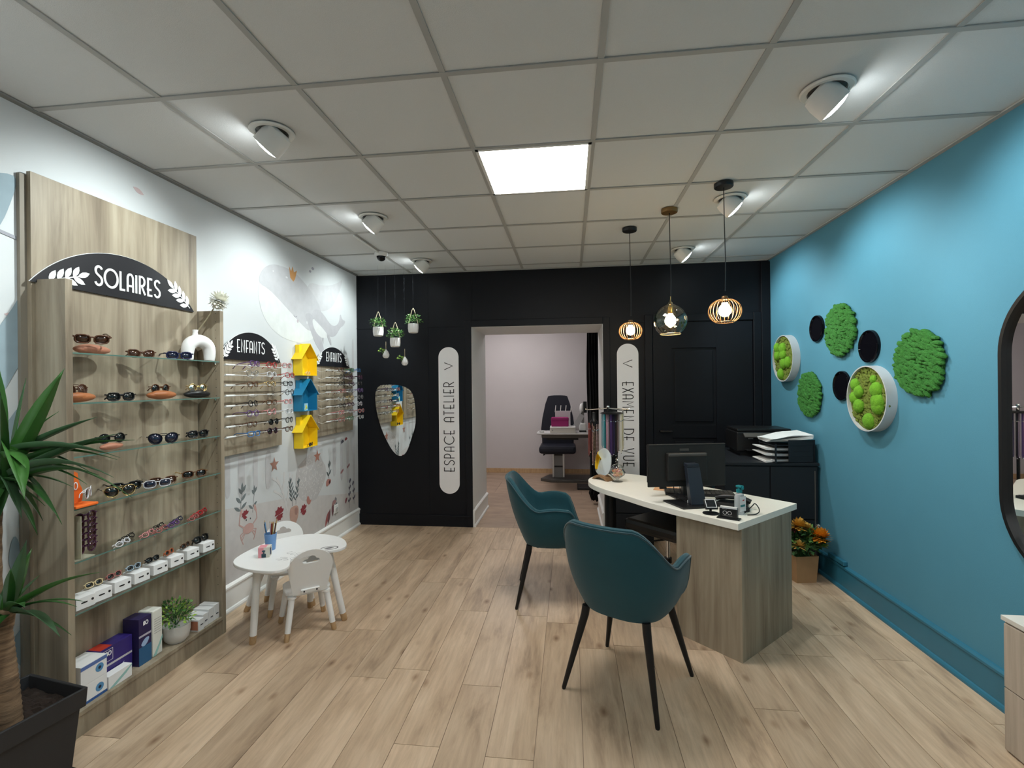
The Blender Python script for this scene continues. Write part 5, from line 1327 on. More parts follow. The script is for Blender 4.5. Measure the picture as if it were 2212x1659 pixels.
# monitor
def mon(label, c, rz, w_, z0, z1, stand=True):
    t = thing('monitor', label, 'monitor', (c[0], c[1], DT), rz)   # local -y faces the viewer (its back)
    B().box((0, 0, (z0+z1)/2-DT), (w_, .012, z1-z0)).obj('screen_panel', BLK, t, bevel=.003)
    B().box((0, -.010, (z0+z1)/2-DT), (w_-.006, .012, z1-z0-.006)).obj('back_cover', DKB, t, bevel=.004)
    B().box((0, -.0165, z1-DT-.0015), (w_-.01, .003, .004)).obj('top_edge', DKGREY, t)
    b = B(); b.box((-.01, -.028, (z0+z1)/2-DT-.005), (.26, .030, .175)); b.obj('housing', DKB, t, bevel=.008)
    B().box((-.01, -.034, (z0+z1)/2-DT+.070), (.245, .030, .020)).obj('vent_bar', DKGREY, t, bevel=.006)
    b = B(); b.box((-.02, -.0165, z1-DT-.036), (.060, .002, .015)); b.obj('badge', DKGREY, t, bevel=.0008)
    # tapering stand
    sd = B(); sd.add([(-.038, -.050, .235), (.045, -.050, .235), (.045, -.090, .235), (-.038, -.090, .235), (-.030, -.085, .012), (.062, -.085, .012), (.062, -.135, .012), (-.030, -.135, .012)],
                     [(0,1,2,3), (7,6,5,4), (0,4,5,1), (1,5,6,2), (2,6,7,3), (3,7,4,0)])
    sd.obj('stand_column', NAVYB, t, bevel=.003)
    B().box((.0, -.055, .245), (.075, .08, .02)).obj('stand_hinge', NAVYB, t, bevel=.003)
    B().prism([(-.145, .02), (-.105, -.185), (.105, -.165), (.10, .03)], 0, .012).obj('stand_base', BLK, t, bevel=.002)
    for x0 in (-.09, -.05):
        B().tube(smoothline([(x0, -.012, z0-DT+.02), (x0, -.02, .06), (x0+.05, -.05, .02), (x0+.07, -.06, .014)], 2), .0028, 6).obj('cable', BLK, t, smooth=True)
    B().box((-.02, -.075, .020), (.020, .004, .014), rz=.3).obj('cable_tag', WHITEC, t)
    B().box((-.155, -.004, z0-DT-.006), (.045, .012, .012)).obj('button_bar', BLK, t, bevel=.002)
DKB = mat('charcoal_monitor_back', (.018, .017, .0155), .5)
mon('flat black monitor on the desk seen from behind, on a slanted stand', (.730, 3.165), .20, .505, .848, 1.118)
t = thing('monitor', 'second black monitor mostly hidden behind the first one', 'monitor', (.73, 3.33, DT), .26)
B().box((0, 0, .222), (.47, .014, .25)).obj('screen_panel', BLK, t, bevel=.003)
B().box((.02, -.03, .12), (.05, .03, .24)).obj('stand_column', BLK, t)
B().box((.02, -.02, .005), (.20, .15, .010)).obj('stand_base', BLK, t, bevel=.002)
# black tray / keyboard behind the stand
t = thing('keyboard', 'black keyboard lying on the desk behind the monitor stand', 'keyboard', (.86, 3.385, DT), -.12)
B().box((0, 0, .009), (.44, .15, .018)).obj('body', BLK, t, bevel=.004)
for r__ in range(5):
    for c_ in range(15): B().box((-.20+c_*.0285, -.055+r__*.027, .0195), (.023, .021, .004)).obj('key', DKGREY, t)
# sheets of paper beside the monitor
for i, (x, y, rz, c_, lb) in enumerate([(.76, 3.56, .2, PAPER, 'white sheet of paper lying behind the monitor'), (.70, 3.53, -.3, mat('orange_tinted_paper', (.75, .42, .22), .7), 'orange printed sheet lying behind the monitor')]):
    tag(B().box((0, 0, .0004), (.21, .15, .0008)).obj('paper_sheet', c_), lb, 'paper'); o = bpy.data.objects[-1] if False else None
    ob = [q for q in bpy.data.objects if q.name.startswith('paper_sheet') and q.get('label') == lb][0]; ob.location = (x, y, DT+.0004+i*.001); ob.rotation_euler = (0, 0, rz)
# hand sanitizer
t = thing('sanitizer_bottle', 'clear hand sanitizer pump bottle with turquoise cap at the desk front', 'bottle', (.958, 2.895, DT), .65)
B().lathe([(0, 0), (.030, 0), (.033, .006), (.033, .100), (.028, .114), (.013, .120), (.013, .126), (0, .126)], n=28, sx=1, sy=.68).obj('bottle', mat('gel_bottle_plastic', (.86, .90, .92), .15, trans=.55), t, smooth=True)
B().lathe([(.0, .124), (.016, .124), (.016, .140), (.010, .144), (.008, .152), (0, .152)], n=20).obj('cap', TURQ, t, smooth=True)
b = B(); b.box((0, -.004, .158), (.028, .034, .012)); b.box((0, -.020, .151), (.016, .012, .016)); b.obj('pump_head', TURQ, t, bevel=.003)
for nm, cl, lp, z_ in [('label', (.78, .78, .78), [rect(-.026, .026, .020, .104)], 0), ('teal_band', (.03, .20, .22), [rect(-.024, .018, .046, .058)], .0006), ('red_mark', (.55, .08, .07), [leafloop(-.006, .080, .2, .022, .004)], .0006)]:
    me = plate_mesh(lp, .0004, (0, -.0228-z_, 0), (1,0,0), (0,0,1)); link(me, nm, mat('ink_%02d_%02d_%02d' % tuple(int(c*99) for c in cl), cl, .5), t)
# business card holder with eyeglass emblem
t = thing('card_holder', 'black business card holder with a white eyeglasses emblem at the desk corner', 'card holder', (.868, 2.792, DT), -.52)
B().box((0, 0, .003), (.118, .050, .006)).obj('base', BLK, t, bevel=.001)
B().box((0, -.012, .031), (.092, .004, .052)).obj('front_plate', BLK, t, bevel=.001)
B().box((0, .012, .033), (.092, .003, .056)).obj('back_plate', BLK, t, bevel=.001)
B().box((0, 0, .038), (.086, .018, .056)).obj('cards', WHITEC, t)
em = []
for s_ in (-1, 1):
    c_ = arc(s_*.0125, 0, .0105, .0105, 0, 360, 18)[:-1]; em += [[(x, y) for x, y in c_], [(s_*.0125+(x-s_*.0125)*.83, y*.83) for x, y in c_]]
me = plate_mesh(em, .0005, (-.005, -.0145, .034), (1,0,0), (0,0,1)); link(me, 'glasses_emblem', INKW, t)
L, Rr = ribbon([(-.003, .003), (0, .005), (.003, .003)], .0015); me = plate_mesh([L+Rr[::-1]], .0005, (-.005, -.0145, .034), (1,0,0), (0,0,1)); link(me, 'glasses_emblem', INKW, t)
me = plate_mesh([rect(-.026, .026, -.0165, -.0155), rect(-.026, -.002, .0195, .0215)], .0005, (-.005, -.0145, .034), (1,0,0), (0,0,1)); link(me, 'small_print', mat('ink_grey', (.35, .35, .35), .5), t)
# phone on a little stand, handset, cable
t = thing('card_terminal', 'small tilted black terminal with white rim on a round black foot', 'payment terminal', (.800, 2.890, DT), .1)
B().lathe([(0, 0), (.045, 0), (.045, .004), (.012, .008), (0, .008)], n=28).obj('foot', BLK, t, smooth=True)
b = B(); b.tube([(0, 0, .006), (0, .01, .04)], .007, 10); b.obj('stem', BLK, t)
B().box((0, .004, .052), (.072, .012, .062), M=rot3('X', -.7)).obj('body', BLK, t, bevel=.003)
me = plate_mesh([rect(-.030, .030, -.026, .026), rect(-.026, .026, -.022, .022)], .0015, (0, .0, .058), (1,0,0), Vector((0, .64, .77))); link(me, 'white_rim', WHITEC, t)
t = thing('desk_phone', 'black telephone handset resting in its cradle behind the card holder', 'telephone', (.975, 3.055, DT), -.5)
B().prism([(-.09, -.05), (.09, -.05), (.08, .06), (-.08, .06)], 0, .030).obj('cradle', BLK, t, bevel=.006)
b = B(); b.tube(smoothline([(-.095, -.01, .045), (-.05, -.01, .062), (.05, -.01, .064), (.100, -.01, .044)], 2), [.017]*4+[.014]*0 or .014, 12) if False else b.tube(smoothline([(-.095, -.01, .045), (-.05, -.01, .062), (.05, -.01, .064), (.100, -.01, .044)], 2), .015, 12); b.obj('handset', BLK, t, smooth=True)
t = tag(B().tube(smoothline([(.985, 2.895, DT+.004), (1.03, 2.90, DT+.045), (1.055, 2.925, DT+.060), (1.075, 2.90, DT+.020), (1.04, 2.865, DT+.006), (.99, 2.86, DT+.004)], 3), .0030, 8).obj('black_cable', BLK, None, smooth=True), 'looped thin black cable standing beside the sanitizer bottle', 'cable')
t = tag(B().tube(smoothline([(1.03, 2.96, DT+.003), (1.075, 2.975, DT+.012), (1.085, 3.01, DT+.014), (1.05, 3.00, DT+.003)], 3), .0016, 6).obj('white_cable', WHITEP, None, smooth=True), 'tiny white cable curled on the desk right of the bottle', 'cable')
t = thing('charger', 'small black plug lying behind the sanitizer bottle', 'plug', (1.010, 2.945, DT), .5)
B().box((0, 0, .013), (.040, .026, .026)).obj('body', BLK, t, bevel=.004); B().box((.027, 0, .012), (.014, .012, .008)).obj('tip', WHITEP, t)
# table mirror on a curved wooden base
t = thing('table_mirror', 'small rounded tabletop mirror on a curved wooden base at the desk end', 'mirror', (.252, 3.845, DT), -.80)
wp = [(-.085, 0), (-.055, .026), (-.02, .040), (.02, .040), (.05, .028), (.085, 0), (.060, 0), (.035, .014), (0, .022), (-.035, .014), (-.060, 0)]
b = B(); n = len(wp); b.add([(x, -.035, z) for x, z in wp]+[(x, .035, z) for x, z in wp], [tuple(range(n)), tuple(range(2*n-1, n-1, -1))]+[(i, n+i, n+(i+1) % n, (i+1) % n) for i in range(n)]); b.obj('wooden_base', WALNUT, t, bevel=.001)
ml = [(x*1.35, z*.95) for x, z in smoothloop([(-.030, -.002), (.030, -.002), (.058, .04), (.062, .12), (.050, .19), (.0, .235), (-.050, .19), (-.062, .12), (-.058, .04)], 2)]
yv = Vector((0, .16, .987))
me = plate_mesh([ml], .005, (0, -.006, .034), (1,0,0), yv); link(me, 'backing', ALU, t)
me = plate_mesh([[(x*.98, .11+(z-.11)*.985) for x, z in ml]], .001, Vector((0, -.006, .034))+Vector((1,0,0)).cross(yv)*.0051, (1,0,0), yv); link(me, 'glass', MIRROR, t)
# candy jar
t = thing('candy_jar', 'footed glass candy jar with lid filled with orange and cream sweets', 'jar', (.358, 3.770, DT))
B().lathe([(0, 0), (.040, 0), (.040, .004), (.010, .010), (.008, .022), (.030, .034), (.056, .055), (.062, .072), (.050, .092), (.044, .104), (.046, .108), (.043, .108), (.041, .103), (.047, .090), (.058, .072), (.052, .056), (.028, .038), (0, .030)], n=32).obj('bowl', GLASS, t, smooth=True)
B().lathe([(0, .111), (.047, .109), (.046, .114), (.034, .128), (.014, .134), (.008, .140), (.018, .150), (.008, .160), (.014, .170), (.006, .182), (0, .184)], n=28).obj('lid', GLASS, t, smooth=True)
cc = [mat('sweet_'+n_, c_, .4) for n_, c_ in (('orange', (.85, .28, .10)), ('cream', (.85, .68, .42)), ('pink', (.80, .32, .28)), ('peach', (.88, .48, .26)))]
rr = random.Random(4)
for i in range(44):
    z = rr.uniform(.042, .090); rm = .044*math.sin(PI*min(1, max(0, (z-.028)/.090)))+.004; a = rr.uniform(0, 6.3); q = rm*math.sqrt(rr.random())*.92
    b = B(); b.ball((0, 0, 0), .0105, 8, 6, (1, .8, .75)); s__ = b.obj('sweet', cc[i % 4], t, smooth=True); s__.location = (q*math.cos(a), q*math.sin(a), z); s__.rotation_euler = (a, q*50, z*40)

# ================================================================ LANYARD STAND behind the desk
t = thing('lanyard_stand', 'dark floor stand with metal cross arms holding eyeglass cords behind the desk', 'stand', (.335, 4.32, 0))
B().lathe([(0, 0), (.13, 0), (.13, .012), (.02, .022), (0, .022)], n=32).obj('base', BLKM, t, smooth=True)
B().tube([(0, 0, .02), (0, 0, 1.29)], .011, 12).obj('pole', BLKM, t, smooth=True)
B().ball((0, 0, 1.297), .014, 14, 8).obj('finial', CHROME, t, smooth=True)
for i, a in enumerate((PI+.06, .25, -.9, 1.9)):
    e = Vector((math.cos(a)*.185, math.sin(a)*.185, 1.272)); b = B(); b.tube([(0, 0, 1.284), e, e+Vector((math.cos(a)*.012, 0, .010))], .0045, 8); b.obj('arm', CHROME, t, smooth=True)
B().lathe([(0, 1.255), (.085, 1.250), (.105, 1.240), (.085, 1.235), (0, 1.235)], (.03, 0, 0), 28).obj('cord_plate', BLKM, t, smooth=True)
b = B(); b.lathe([(0, 1.255), (.014, 1.25), (.018, 1.19), (.034, 1.17), (.030, 1.14), (.012, 1.13), (0, 1.13)], (-.125, -.02, 0), 16); b.obj('hook_block', BLKM, t, smooth=True)
cords = [(-.168, 1.16, .87, 'red-brown', (.22, .05, .04)), (-.155, 1.15, .90, 'dark red', (.15, .03, .03)), (-.140, 1.16, .80, 'rose bead', (.45, .25, .22)), (-.128, 1.15, .79, 'beige bead', (.50, .36, .26)), (-.115, 1.16, .82, 'bronze bead', (.32, .20, .13)),
         (-.102, 1.15, .85, 'pale pink bead', (.55, .38, .36)), (-.088, 1.15, .88, 'taupe bead', (.28, .20, .18)), (-.050, 1.24, .94, 'teal', (.02, .22, .27)), (-.036, 1.24, .92, 'turquoise', (.04, .30, .36)), (-.012, 1.24, .90, 'pale pink', (.65, .40, .48)),
         (.000, 1.24, .88, 'silver pink', (.62, .50, .58)), (.018, 1.24, .88, 'violet', (.08, .04, .16)), (.032, 1.24, .87, 'dark purple', (.06, .03, .11)), (.046, 1.24, .88, 'indigo', (.05, .04, .14)), (.060, 1.24, .88, 'black', (.01, .01, .012)),
         (.078, 1.24, .90, 'brown', (.12, .05, .04)), (.092, 1.24, .92, 'grey', (.35, .33, .32)), (.104, 1.24, .90, 'cream', (.62, .58, .48)), (.118, 1.24, .92, 'pale yellow', (.65, .60, .35)), (.128, 1.24, .94, 'white', (.68, .66, .62))]
for i, (x, z1, z0, nm, c_) in enumerate(cords):
    o = thing('eyeglass_chain', nm + ' eyeglass cord hanging ' + ('in the left bundle' if x < -.08 else 'under the round plate') + ' of the dark stand', 'cord', (.335+x, 4.285+.03*math.sin(i*2.1), z0), 0, 'eyeglass cords on the stand')
    m_ = mat('cord_%02d' % i, c_, .4)
    b = B(); hh = z1-z0; dx = .004
    if 'bead' in nm:
        b.tube([(0, 0, .005), (0, 0, hh)], .0012, 5)
        for k in range(int(hh/.011)): b.ball((0, 0, .008+k*.011), .0042, 6, 4)
    else: b.tube([(-dx, 0, hh), (-dx*1.2, 0, .02), (0, 0, 0), (dx*1.2, 0, .02), (dx, 0, hh)], .0034, 6)
    b.obj('cord', m_, o, smooth=True)
    B().tube([(0, 0, hh*.80), (0, 0, hh*.80+.008)], .0062, 8).obj('clip', CHROME, o, smooth=True)
    B().ball((0, 0, -.002), .005, 8, 6).obj('end_loop', CHROME if i % 3 else BLK, o, smooth=True)

# ================================================================ BLACK CABINET, PRINTER, TRAYS, PAPERS
t = thing('black_cabinet', 'tall black office cabinet in the corner by the blue wall', 'cabinet', (1.50, 4.35, 0))
B().bb(1.22, 1.935, 4.06, 4.965, 0, .84).obj('body', BLKC, t, world=True, bevel=.002)
B().bb(1.21, 1.940, 4.04, 4.965, .84, .862).obj('top', BLKC, t, world=True, bevel=.002)
for k, (a, b_) in enumerate(((.02, .41), (.42, .83))):
    B().bb(1.23, 1.57, 4.048, 4.06, a, b_).obj('door', BLKC, t, world=True, bevel=.002); B().bb(1.58, 1.925, 4.048, 4.06, a, b_).obj('door', BLKC, t, world=True, bevel=.002)
B().bb(1.905, 1.912, 4.045, 4.049, .02, .80).obj('edge_bead', DKGREY, t, world=True)
t = thing('printer', 'black multifunction printer on top of the cabinet in the corner', 'printer', (1.69, 4.60, .862), -.05)
B().box((0, 0, .12), (.46, .38, .17)).obj('body', BLK, t, bevel=.01)
B().box((0, .01, .2185), (.44, .34, .027)).obj('scanner_lid', BLK, t, bevel=.008)
B().box((-.05, -.215, .18), (.26, .06, .012), M=rot3('X', .5)).obj('control_panel', DKGREY, t, bevel=.003)
B().box((-.04, -.225, .055), (.26, .09, .008)).obj('paper_tray', BLK, t, bevel=.002)
B().box((0, -.0, .018), (.40, .34, .036)).obj('foot', BLK, t)
B().box((.15, -.192, .17), (.10, .004, .022)).obj('grip', BLKG, t, bevel=.002)
B().box((-.12, -.192, .15), (.04, .004, .008)).obj('status_light', mat('grey_button', (.35, .35, .36), .4), t)
t = thing('letter_tray', 'black stacked letter trays full of papers on the cabinet edge', 'letter tray', (1.745, 4.17, .862), .12)
for k in range(4):
    z = .006+k*.044
    b = B(); b.box((0, 0, z), (.32, .25, .004)); b.box((.158, 0, z+.012), (.004, .25, .024)); b.box((.055, -.126, z+.020), (.21, .004, .0435)); b.obj('tray', BLKC, t)
for x in (-.15, .15):
    B().box((x, .118, .075), (.008, .008, .15)).obj('post', BLKC, t); B().box((x, -.125, .075), (.012, .006, .15)).obj('post', BLKC, t)
for k in range(3):
    B().box((-.165, -.095, .023+k*.044), (.006, .020, .007), rz=0).obj('label_clip', WHITEC, t)
for k in range(3):
    o = thing('paper_stack', ['lowest', 'middle', 'upper'][k] + ' curled sheaf of papers sticking out of the letter trays', 'paper', (1.700, 4.180, .8725+.044*k), .12)
    b = B(); n = 8; vs = []
    for i in range(n+1):
        x = -.17+.30*i/n; zz = .020*max(0, (.35-i/n))**1.0*((-1) if k == 0 else 1); 
        vs += [(x, -.11, zz-.004+.0), (x, .10, zz+.010), (x, .10, zz+.016), (x, -.11, zz+.012)]
    fs = []
    for i in range(n):
        for j in range(4): fs.append((i*4+j, i*4+(j+1) % 4, (i+1)*4+(j+1) % 4, (i+1)*4+j))
    fs += [(0,1,2,3), (n*4+3, n*4+2, n*4+1, n*4)]
    b.add(vs, fs).obj('sheets', PAPER, o)
o = thing('paper_stack', 'loose white papers lying crooked on top of the letter trays', 'paper', (1.735, 4.16, 1.020), .05)
b = B()
for k in range(6):
    rz = (k-2.5)*.05; z = .004+k*.005
    vs = []; n = 8
    for i in range(n+1):
        x = -.17+.34*i/n; cz = z + .028*(i/n)**1.5 + (.03*math.sin(PI*i/n)**2 if k > 3 else 0)*.5
        for yy in (-.105, .105): p = Vector((x, yy, cz+(.02*(i/n) if yy > 0 and k > 3 else 0))); p = Matrix.Rotation(rz, 3, 'Z') @ p; vs.append(p)
    m_ = len(vs); vs2 = [p+Vector((0, 0, .0015)) for p in vs]
    fs = []
    for i in range(n): fs += [(2*i, 2*i+1, 2*i+3, 2*i+2), (m_+2*i+2, m_+2*i+3, m_+2*i+1, m_+2*i), (2*i, 2*i+2, m_+2*i+2, m_+2*i), (2*i+3, 2*i+1, m_+2*i+1, m_+2*i+3)]
    fs += [(0, m_, m_+1, 1), (2*n, 2*n+1, m_+2*n+1, m_+2*n)]
    b.add(vs+vs2, fs)
b.obj('sheets', PAPER, o)
o = thing('plastic_roll', 'small crumpled clear sleeve hanging over the tray edge under the papers', 'plastic sleeve', (1.895, 4.10, 1.010), 0)
B().lathe([(.0, -.03), (.018, -.025), (.021, 0), (.017, .028), (0, .03)], n=10, M=rot3('Y', 1.1)).obj('sleeve', mat('milky_plastic', (.62, .62, .62), .3, trans=.3), o, smooth=True)
# office chair behind the desk
t = thing('office_chair', 'black swivel office chair on a chrome column behind the desk', 'office chair', (.70, 3.62, 0), -.807)
B().box((0, 0, .47), (.46, .44, .09)).obj('seat', BLK, t, bevel=.03)
B().tube([(0, 0, .10), (0, 0, .43)], .016, 14).obj('gas_column', CHROME, t, smooth=True)
B().tube([(0, 0, .20), (0, 0, .235)], .027, 14).obj('column_sleeve', BLK, t, smooth=True)
for k in range(5):
    a = 2*PI*k/5+.3; e = Vector((math.cos(a)*.26, math.sin(a)*.26, .065)); leg_ = B().tube([(0, 0, .10), e], [.020, .012], 8).obj('base_leg', BLKM, t, smooth=True)
    B().lathe([(0, -.012), (.024, -.012), (.025, 0), (.024, .012), (0, .012)], e+Vector((0, 0, -.040)), 14, rot3('X', PI/2)).obj('caster', BLK, leg_, smooth=True)
b = B(); b.tube([(.12, -.10, .42), (-.02, -.30, .40)], .006, 8); b.ball((-.04, -.32, .40), .02, 12, 8, (1.8, .9, .5)); b.obj('lever', BLK, t, smooth=True)
b = B(); b.box((0, .24, .62), (.06, .02, .30), M=rot3('X', -.1)); b.obj('back_bracket', BLK, t)
B().box((0, .26, .70), (.42, .06, .30), M=rot3('X', -.08)).obj('backrest', BLK, t, bevel=.025)
# low black pedestal unit under the desk end
t = thing('modesty_panel', 'low black drawer unit behind the desk by the back wall', 'drawer unit', (.62, 4.72, 0))
B().bb(.40, .74, 4.45, 4.985, 0, .50).obj('body', BLKC, t, world=True, bevel=.003)
for k in range(3):
    dr = B().bb(.405, .735, 4.438, 4.45, .02+.158*k, .168+.158*k).obj('drawer', BLKC, t, world=True, bevel=.002)

# ================================================================ BOUQUET in a paper bag
t = thing('flower_bouquet', 'autumn bouquet of orange and yellow flowers in a kraft paper bag by the wall', 'bouquet', (1.735, 3.890, 0), .18)
bg = B(); bg.add([(-.075, -.055, 0), (.075, -.055, 0), (.075, .055, 0), (-.075, .055, 0), (-.088, -.065, .20), (.088, -.065, .20), (.088, .065, .20), (-.088, .065, .20)], [(3,2,1,0), (0,1,5,4), (1,2,6,5), (2,3,7,6), (3,0,4,7)])
bo = bg.obj('paper_bag', KRAFT, t); sm = bo.modifiers.new('t', 'SOLIDIFY'); sm.thickness = .002
B().bb(-.080, .080, -.058, .058, .17, .180).obj('dark_inside', GREEND, t)
b = B(); rr = random.Random(8)
for i in range(26):
    a = rr.uniform(0, 6.3); q = rr.uniform(.02, .13); b.tube([(0, 0, .12), (q*.5*math.cos(a), q*.5*math.sin(a), .24), (q*math.cos(a), q*math.sin(a), rr.uniform(.28, .40))], .0025, 5)
b.obj('stems', GREEND, t)
foliage(t, (0, 0, .290), .145, .125, .115, 420, .045, [GREEND, GREENS, GREEND], 31)
def bloom(c, r, m_, n, nm, seed):
    b = B(); rr = random.Random(seed)
    for i in range(n):
        zc = 1-1.25*(i+.5)/n; a = i*2.39996; q = math.sqrt(max(0, 1-zc*zc)); d = Vector((q*math.cos(a), q*math.sin(a), zc)); s_ = d.cross(Vector((.2, .1, 1))).normalized()
        L_ = r*rr.uniform(.85, 1.1); wv = s_*r*.16; cc_ = Vector(c)
        b.add([cc_+d*r*.15-wv*.4, cc_+d*r*.15+wv*.4, cc_+d*L_*.75+wv, cc_+d*L_, cc_+d*L_*.75-wv], [(0,1,2,3,4)])
    b.obj(nm, m_, t)
OR1, OR2 = mat('orange_petal', (.78, .33, .025), .6, var=.25, scale=30), mat('ochre_petal', (.62, .34, .05), .6, var=.25, scale=30)
YE1 = mat('soft_yellow_petal', (.68, .44, .12), .6, var=.2); RD1 = mat('wine_red_petal', (.16, .035, .035), .6, var=.3)
bloom((.085, -.08, .345), .085, OR1, 110, 'orange_bloom', 1); bloom((-.045, -.04, .415), .072, OR2, 80, 'ochre_bloom', 2); bloom((-.075, -.085, .285), .055, YE1, 60, 'yellow_rose', 3)
bloom((.125, -.05, .285), .058, YE1, 60, 'yellow_bloom', 4); bloom((.02, -.04, .40), .045, YE1, 50, 'orange_bloom', 5); bloom((.04, .01, .405), .035, YE1, 40, 'yellow_bloom', 9)
for k in range(9):
    a = rr.uniform(0, 6.3); q = rr.uniform(.03, .12); bloom((q*math.cos(a)-.02, q*math.sin(a)-.02, rr.uniform(.30, .41)), 0.036, RD1, 30, 'red_bloom', 40+k)
for k in range(4): bloom((rr.uniform(-.1, .12), rr.uniform(-.1, .05), rr.uniform(.36, .43)), .022, mat('white_grey_petal', (.45, .47, .44), .7), 24, 'small_pale_bloom', 60+k)

# ================================================================ REAR ROOM: exam table, chair, devices, curtain
t = thing('exam_table', 'narrow height-adjustable instrument table with grey top in the rear room', 'table', (.0, 7.05, 0))
B().prism([(-.43, 6.82), (.55, 6.82), (.55, 7.25), (-.43, 7.25), (-.47, 7.20), (-.47, 6.87)], .786, .806).obj('tabletop', mat('pale_grey_laminate', (.50, .49, .48), .5), t, world=True, bevel=.003)
B().bb(-.40, .55, 6.88, 7.2, .735, .785).obj('under_frame', DKGREY, t, world=True, bevel=.004)
B().bb(-.34, .12, 6.95, 7.15, .700, .735).obj('rail', BLK, t, world=True, bevel=.003)
B().bb(.30, .42, 6.98, 7.12, .03, .735).obj('column', BLK, t, world=True, bevel=.004)
B().bb(.10, .60, 6.9, 7.2, 0, .03).obj('foot', BLK, t, world=True, bevel=.004)
t = thing('exam_chair', 'dark navy examination chair on a steel column behind the instrument table', 'chair', (-.19, 7.62, 0))
bk = smoothloop([(-.26, .0), (.26, .0), (.27, .25), (.17, .70), (.10, .72), (-.10, .72), (-.17, .70), (-.27, .25)], 1)
me = plate_mesh([bk], .09, (0, .22, .60), (1,0,0), (0,0,1)); link(me, 'backrest', SEATN, t, bevel=.02)
B().box((0, -.05, .50), (.56, .50, .12)).obj('seat', SEATN, t, bevel=.04)
B().box((0, .10, .62), (.50, .10, .22)).obj('lower_back', SEATN, t, bevel=.03)
b = B(); b.box((-.07, -.02, .235), (.03, .16, .36)); b.box((.09, -.02, .235), (.03, .16, .36)); b.obj('column_rail', STEEL, t, bevel=.003)
B().box((.01, -.02, .225), (.13, .10, .36)).obj('column', GREYP, t, bevel=.003)
for z in (.22, .40): B().box((.01, -.075, z), (.13, .008, .025)).obj('column_band', BLK, t)
B().box((.01, -.02, .43), (.08, .10, .035)).obj('neck', BLK, t)
B().prism([(-.27, -.12), (-.10, -.24), (.75, -.24), (.75, .20), (-.15, .20)], 0, .045).obj('base_plate', DKGREY, t, bevel=.008)
b = B(); b.tube([(-.03, -.12, .425), (-.19, -.16, .425)], .007, 8); b.lathe([(.0, 0), (.012, 0), (.028, .02), (.028, .03), (0, .03)], (-.19, -.16, .425), 14, rot3('Y', -PI/2)); b.obj('lever', BLK, t, smooth=True)
t = thing('white_box', 'flat cream-white case lying on the instrument table', 'box', (-.09, 7.00, .806))
B().box((-.01, 0, .035), (.36, .28, .070)).obj('case', mat('cream_plastic', (.62, .60, .55), .4), t, bevel=.006)
B().box((-.01, 0, .078), (.36, .285, .014)).obj('lid', WHITEP, t, bevel=.004)
B().box((-.155, -.143, .040), (.014, .004, .014)).obj('mark', GREYP, t)
t = thing('magenta_pouch', 'magenta fabric pouch standing on the cream-white case', 'pouch', (-.14, 6.98, .891))
B().prism([(-.125, -.04), (.125, -.04), (.12, .04), (-.12, .04)], 0, .135).obj('pouch', PINKM, t, bevel=.012)
B().box((0, -.046, .108), (.255, .012, .035)).obj('flap', PINKM, t, bevel=.004)
t = thing('frame_rack', 'white wire rack with four upright prongs behind the magenta pouch', 'rack', (-.10, 7.075, .891))
B().box((0, 0, .11), (.22, .02, .22)).obj('plate', mat('milky_acrylic', (.60, .55, .58), .4), t, bevel=.003)
for x in (-.11, -.035, .04, .115): B().tube([(x, 0, .20), (x+.01, 0, .30)], .006, 8).obj('prong', WHITEP, t, smooth=True)
t = thing('tilted_card', 'grey-white folded card leaning beside the magenta pouch', 'card', (.13, 6.97, .891))
B().box((.0, 0, .088), (.075, .006, .19), M=rot3('Y', .52)).obj('card', mat('light_grey_card', (.45, .45, .46), .6), t)
t = thing('eye_test_device', 'white eye-testing instrument standing at the right end of the instrument table', 'instrument', (.185, 7.05, .806))
B().box((0, 0, .075), (.10, .12, .11)).obj('base', WHITEP, t, bevel=.02)
B().box((0, 0, .012), (.10, .13, .022)).obj('foot', BLK, t, bevel=.004)
B().box((.0, 0, .22), (.04, .05, .22)).obj('column', GREYP, t, bevel=.008)
b = B(); b.ball((-.01, 0, .34), .05, 16, 10, (.7, .9, 1.5)); b.obj('head', WHITEP, t, smooth=True)
B().box((.035, -.02, .36), (.05, .10, .16)).obj('screen', BLK, t, bevel=.006)
b = B(); b.tube([(-.005, -.03, .30), (-.035, -.05, .22), (-.065, -.05, .215)], .008, 8); b.obj('chin_rest', DKGREY, t, smooth=True)
t = thing('white_dish', 'small white dish at the left end of the instrument table', 'dish', (-.40, 6.95, .806)); B().lathe([(0, 0), (.030, 0), (.040, .025), (.036, .025), (.028, .006), (0, .006)], n=20).obj('dish', WHITEP, t, smooth=True)
# curtain
t = thing('black_curtain', 'long black curtain gathered at the right side of the passage opening', 'curtain', (.28, 6.06, 0))
vs = []; fs = []; n, mz = 60, 26
for j in range(mz+1):
    z = .04+2.36*j/mz; k = 1-j/mz
    for i in range(n+1):
        u = i/n; wdt = .165+.015*k
        x = .225 + wdt*u + .02*k*k + .010*math.sin(u*31+z*3); y = 6.10+.035*math.sin(u*2*PI*5+.6*math.sin(z*2))+.02*math.sin(z*9+u*9)*k**6*2
        if z < .35: x += .02*math.sin(z*40)*k**3; 
        vs.append((x, y, z))
for j in range(mz):
    for i in range(n): fs.append((j*(n+1)+i, j*(n+1)+i+1, (j+1)*(n+1)+i+1, (j+1)*(n+1)+i))
o = B().add(vs, fs).obj('cloth', CURT, t, world=True, smooth=True); sm = o.modifiers.new('t', 'SOLIDIFY'); sm.thickness = .004
B().tube([(.10, 6.10, 2.43), (.62, 6.10, 2.43)], .012, 10).obj('rod', BLKM, t, world=True, smooth=True)

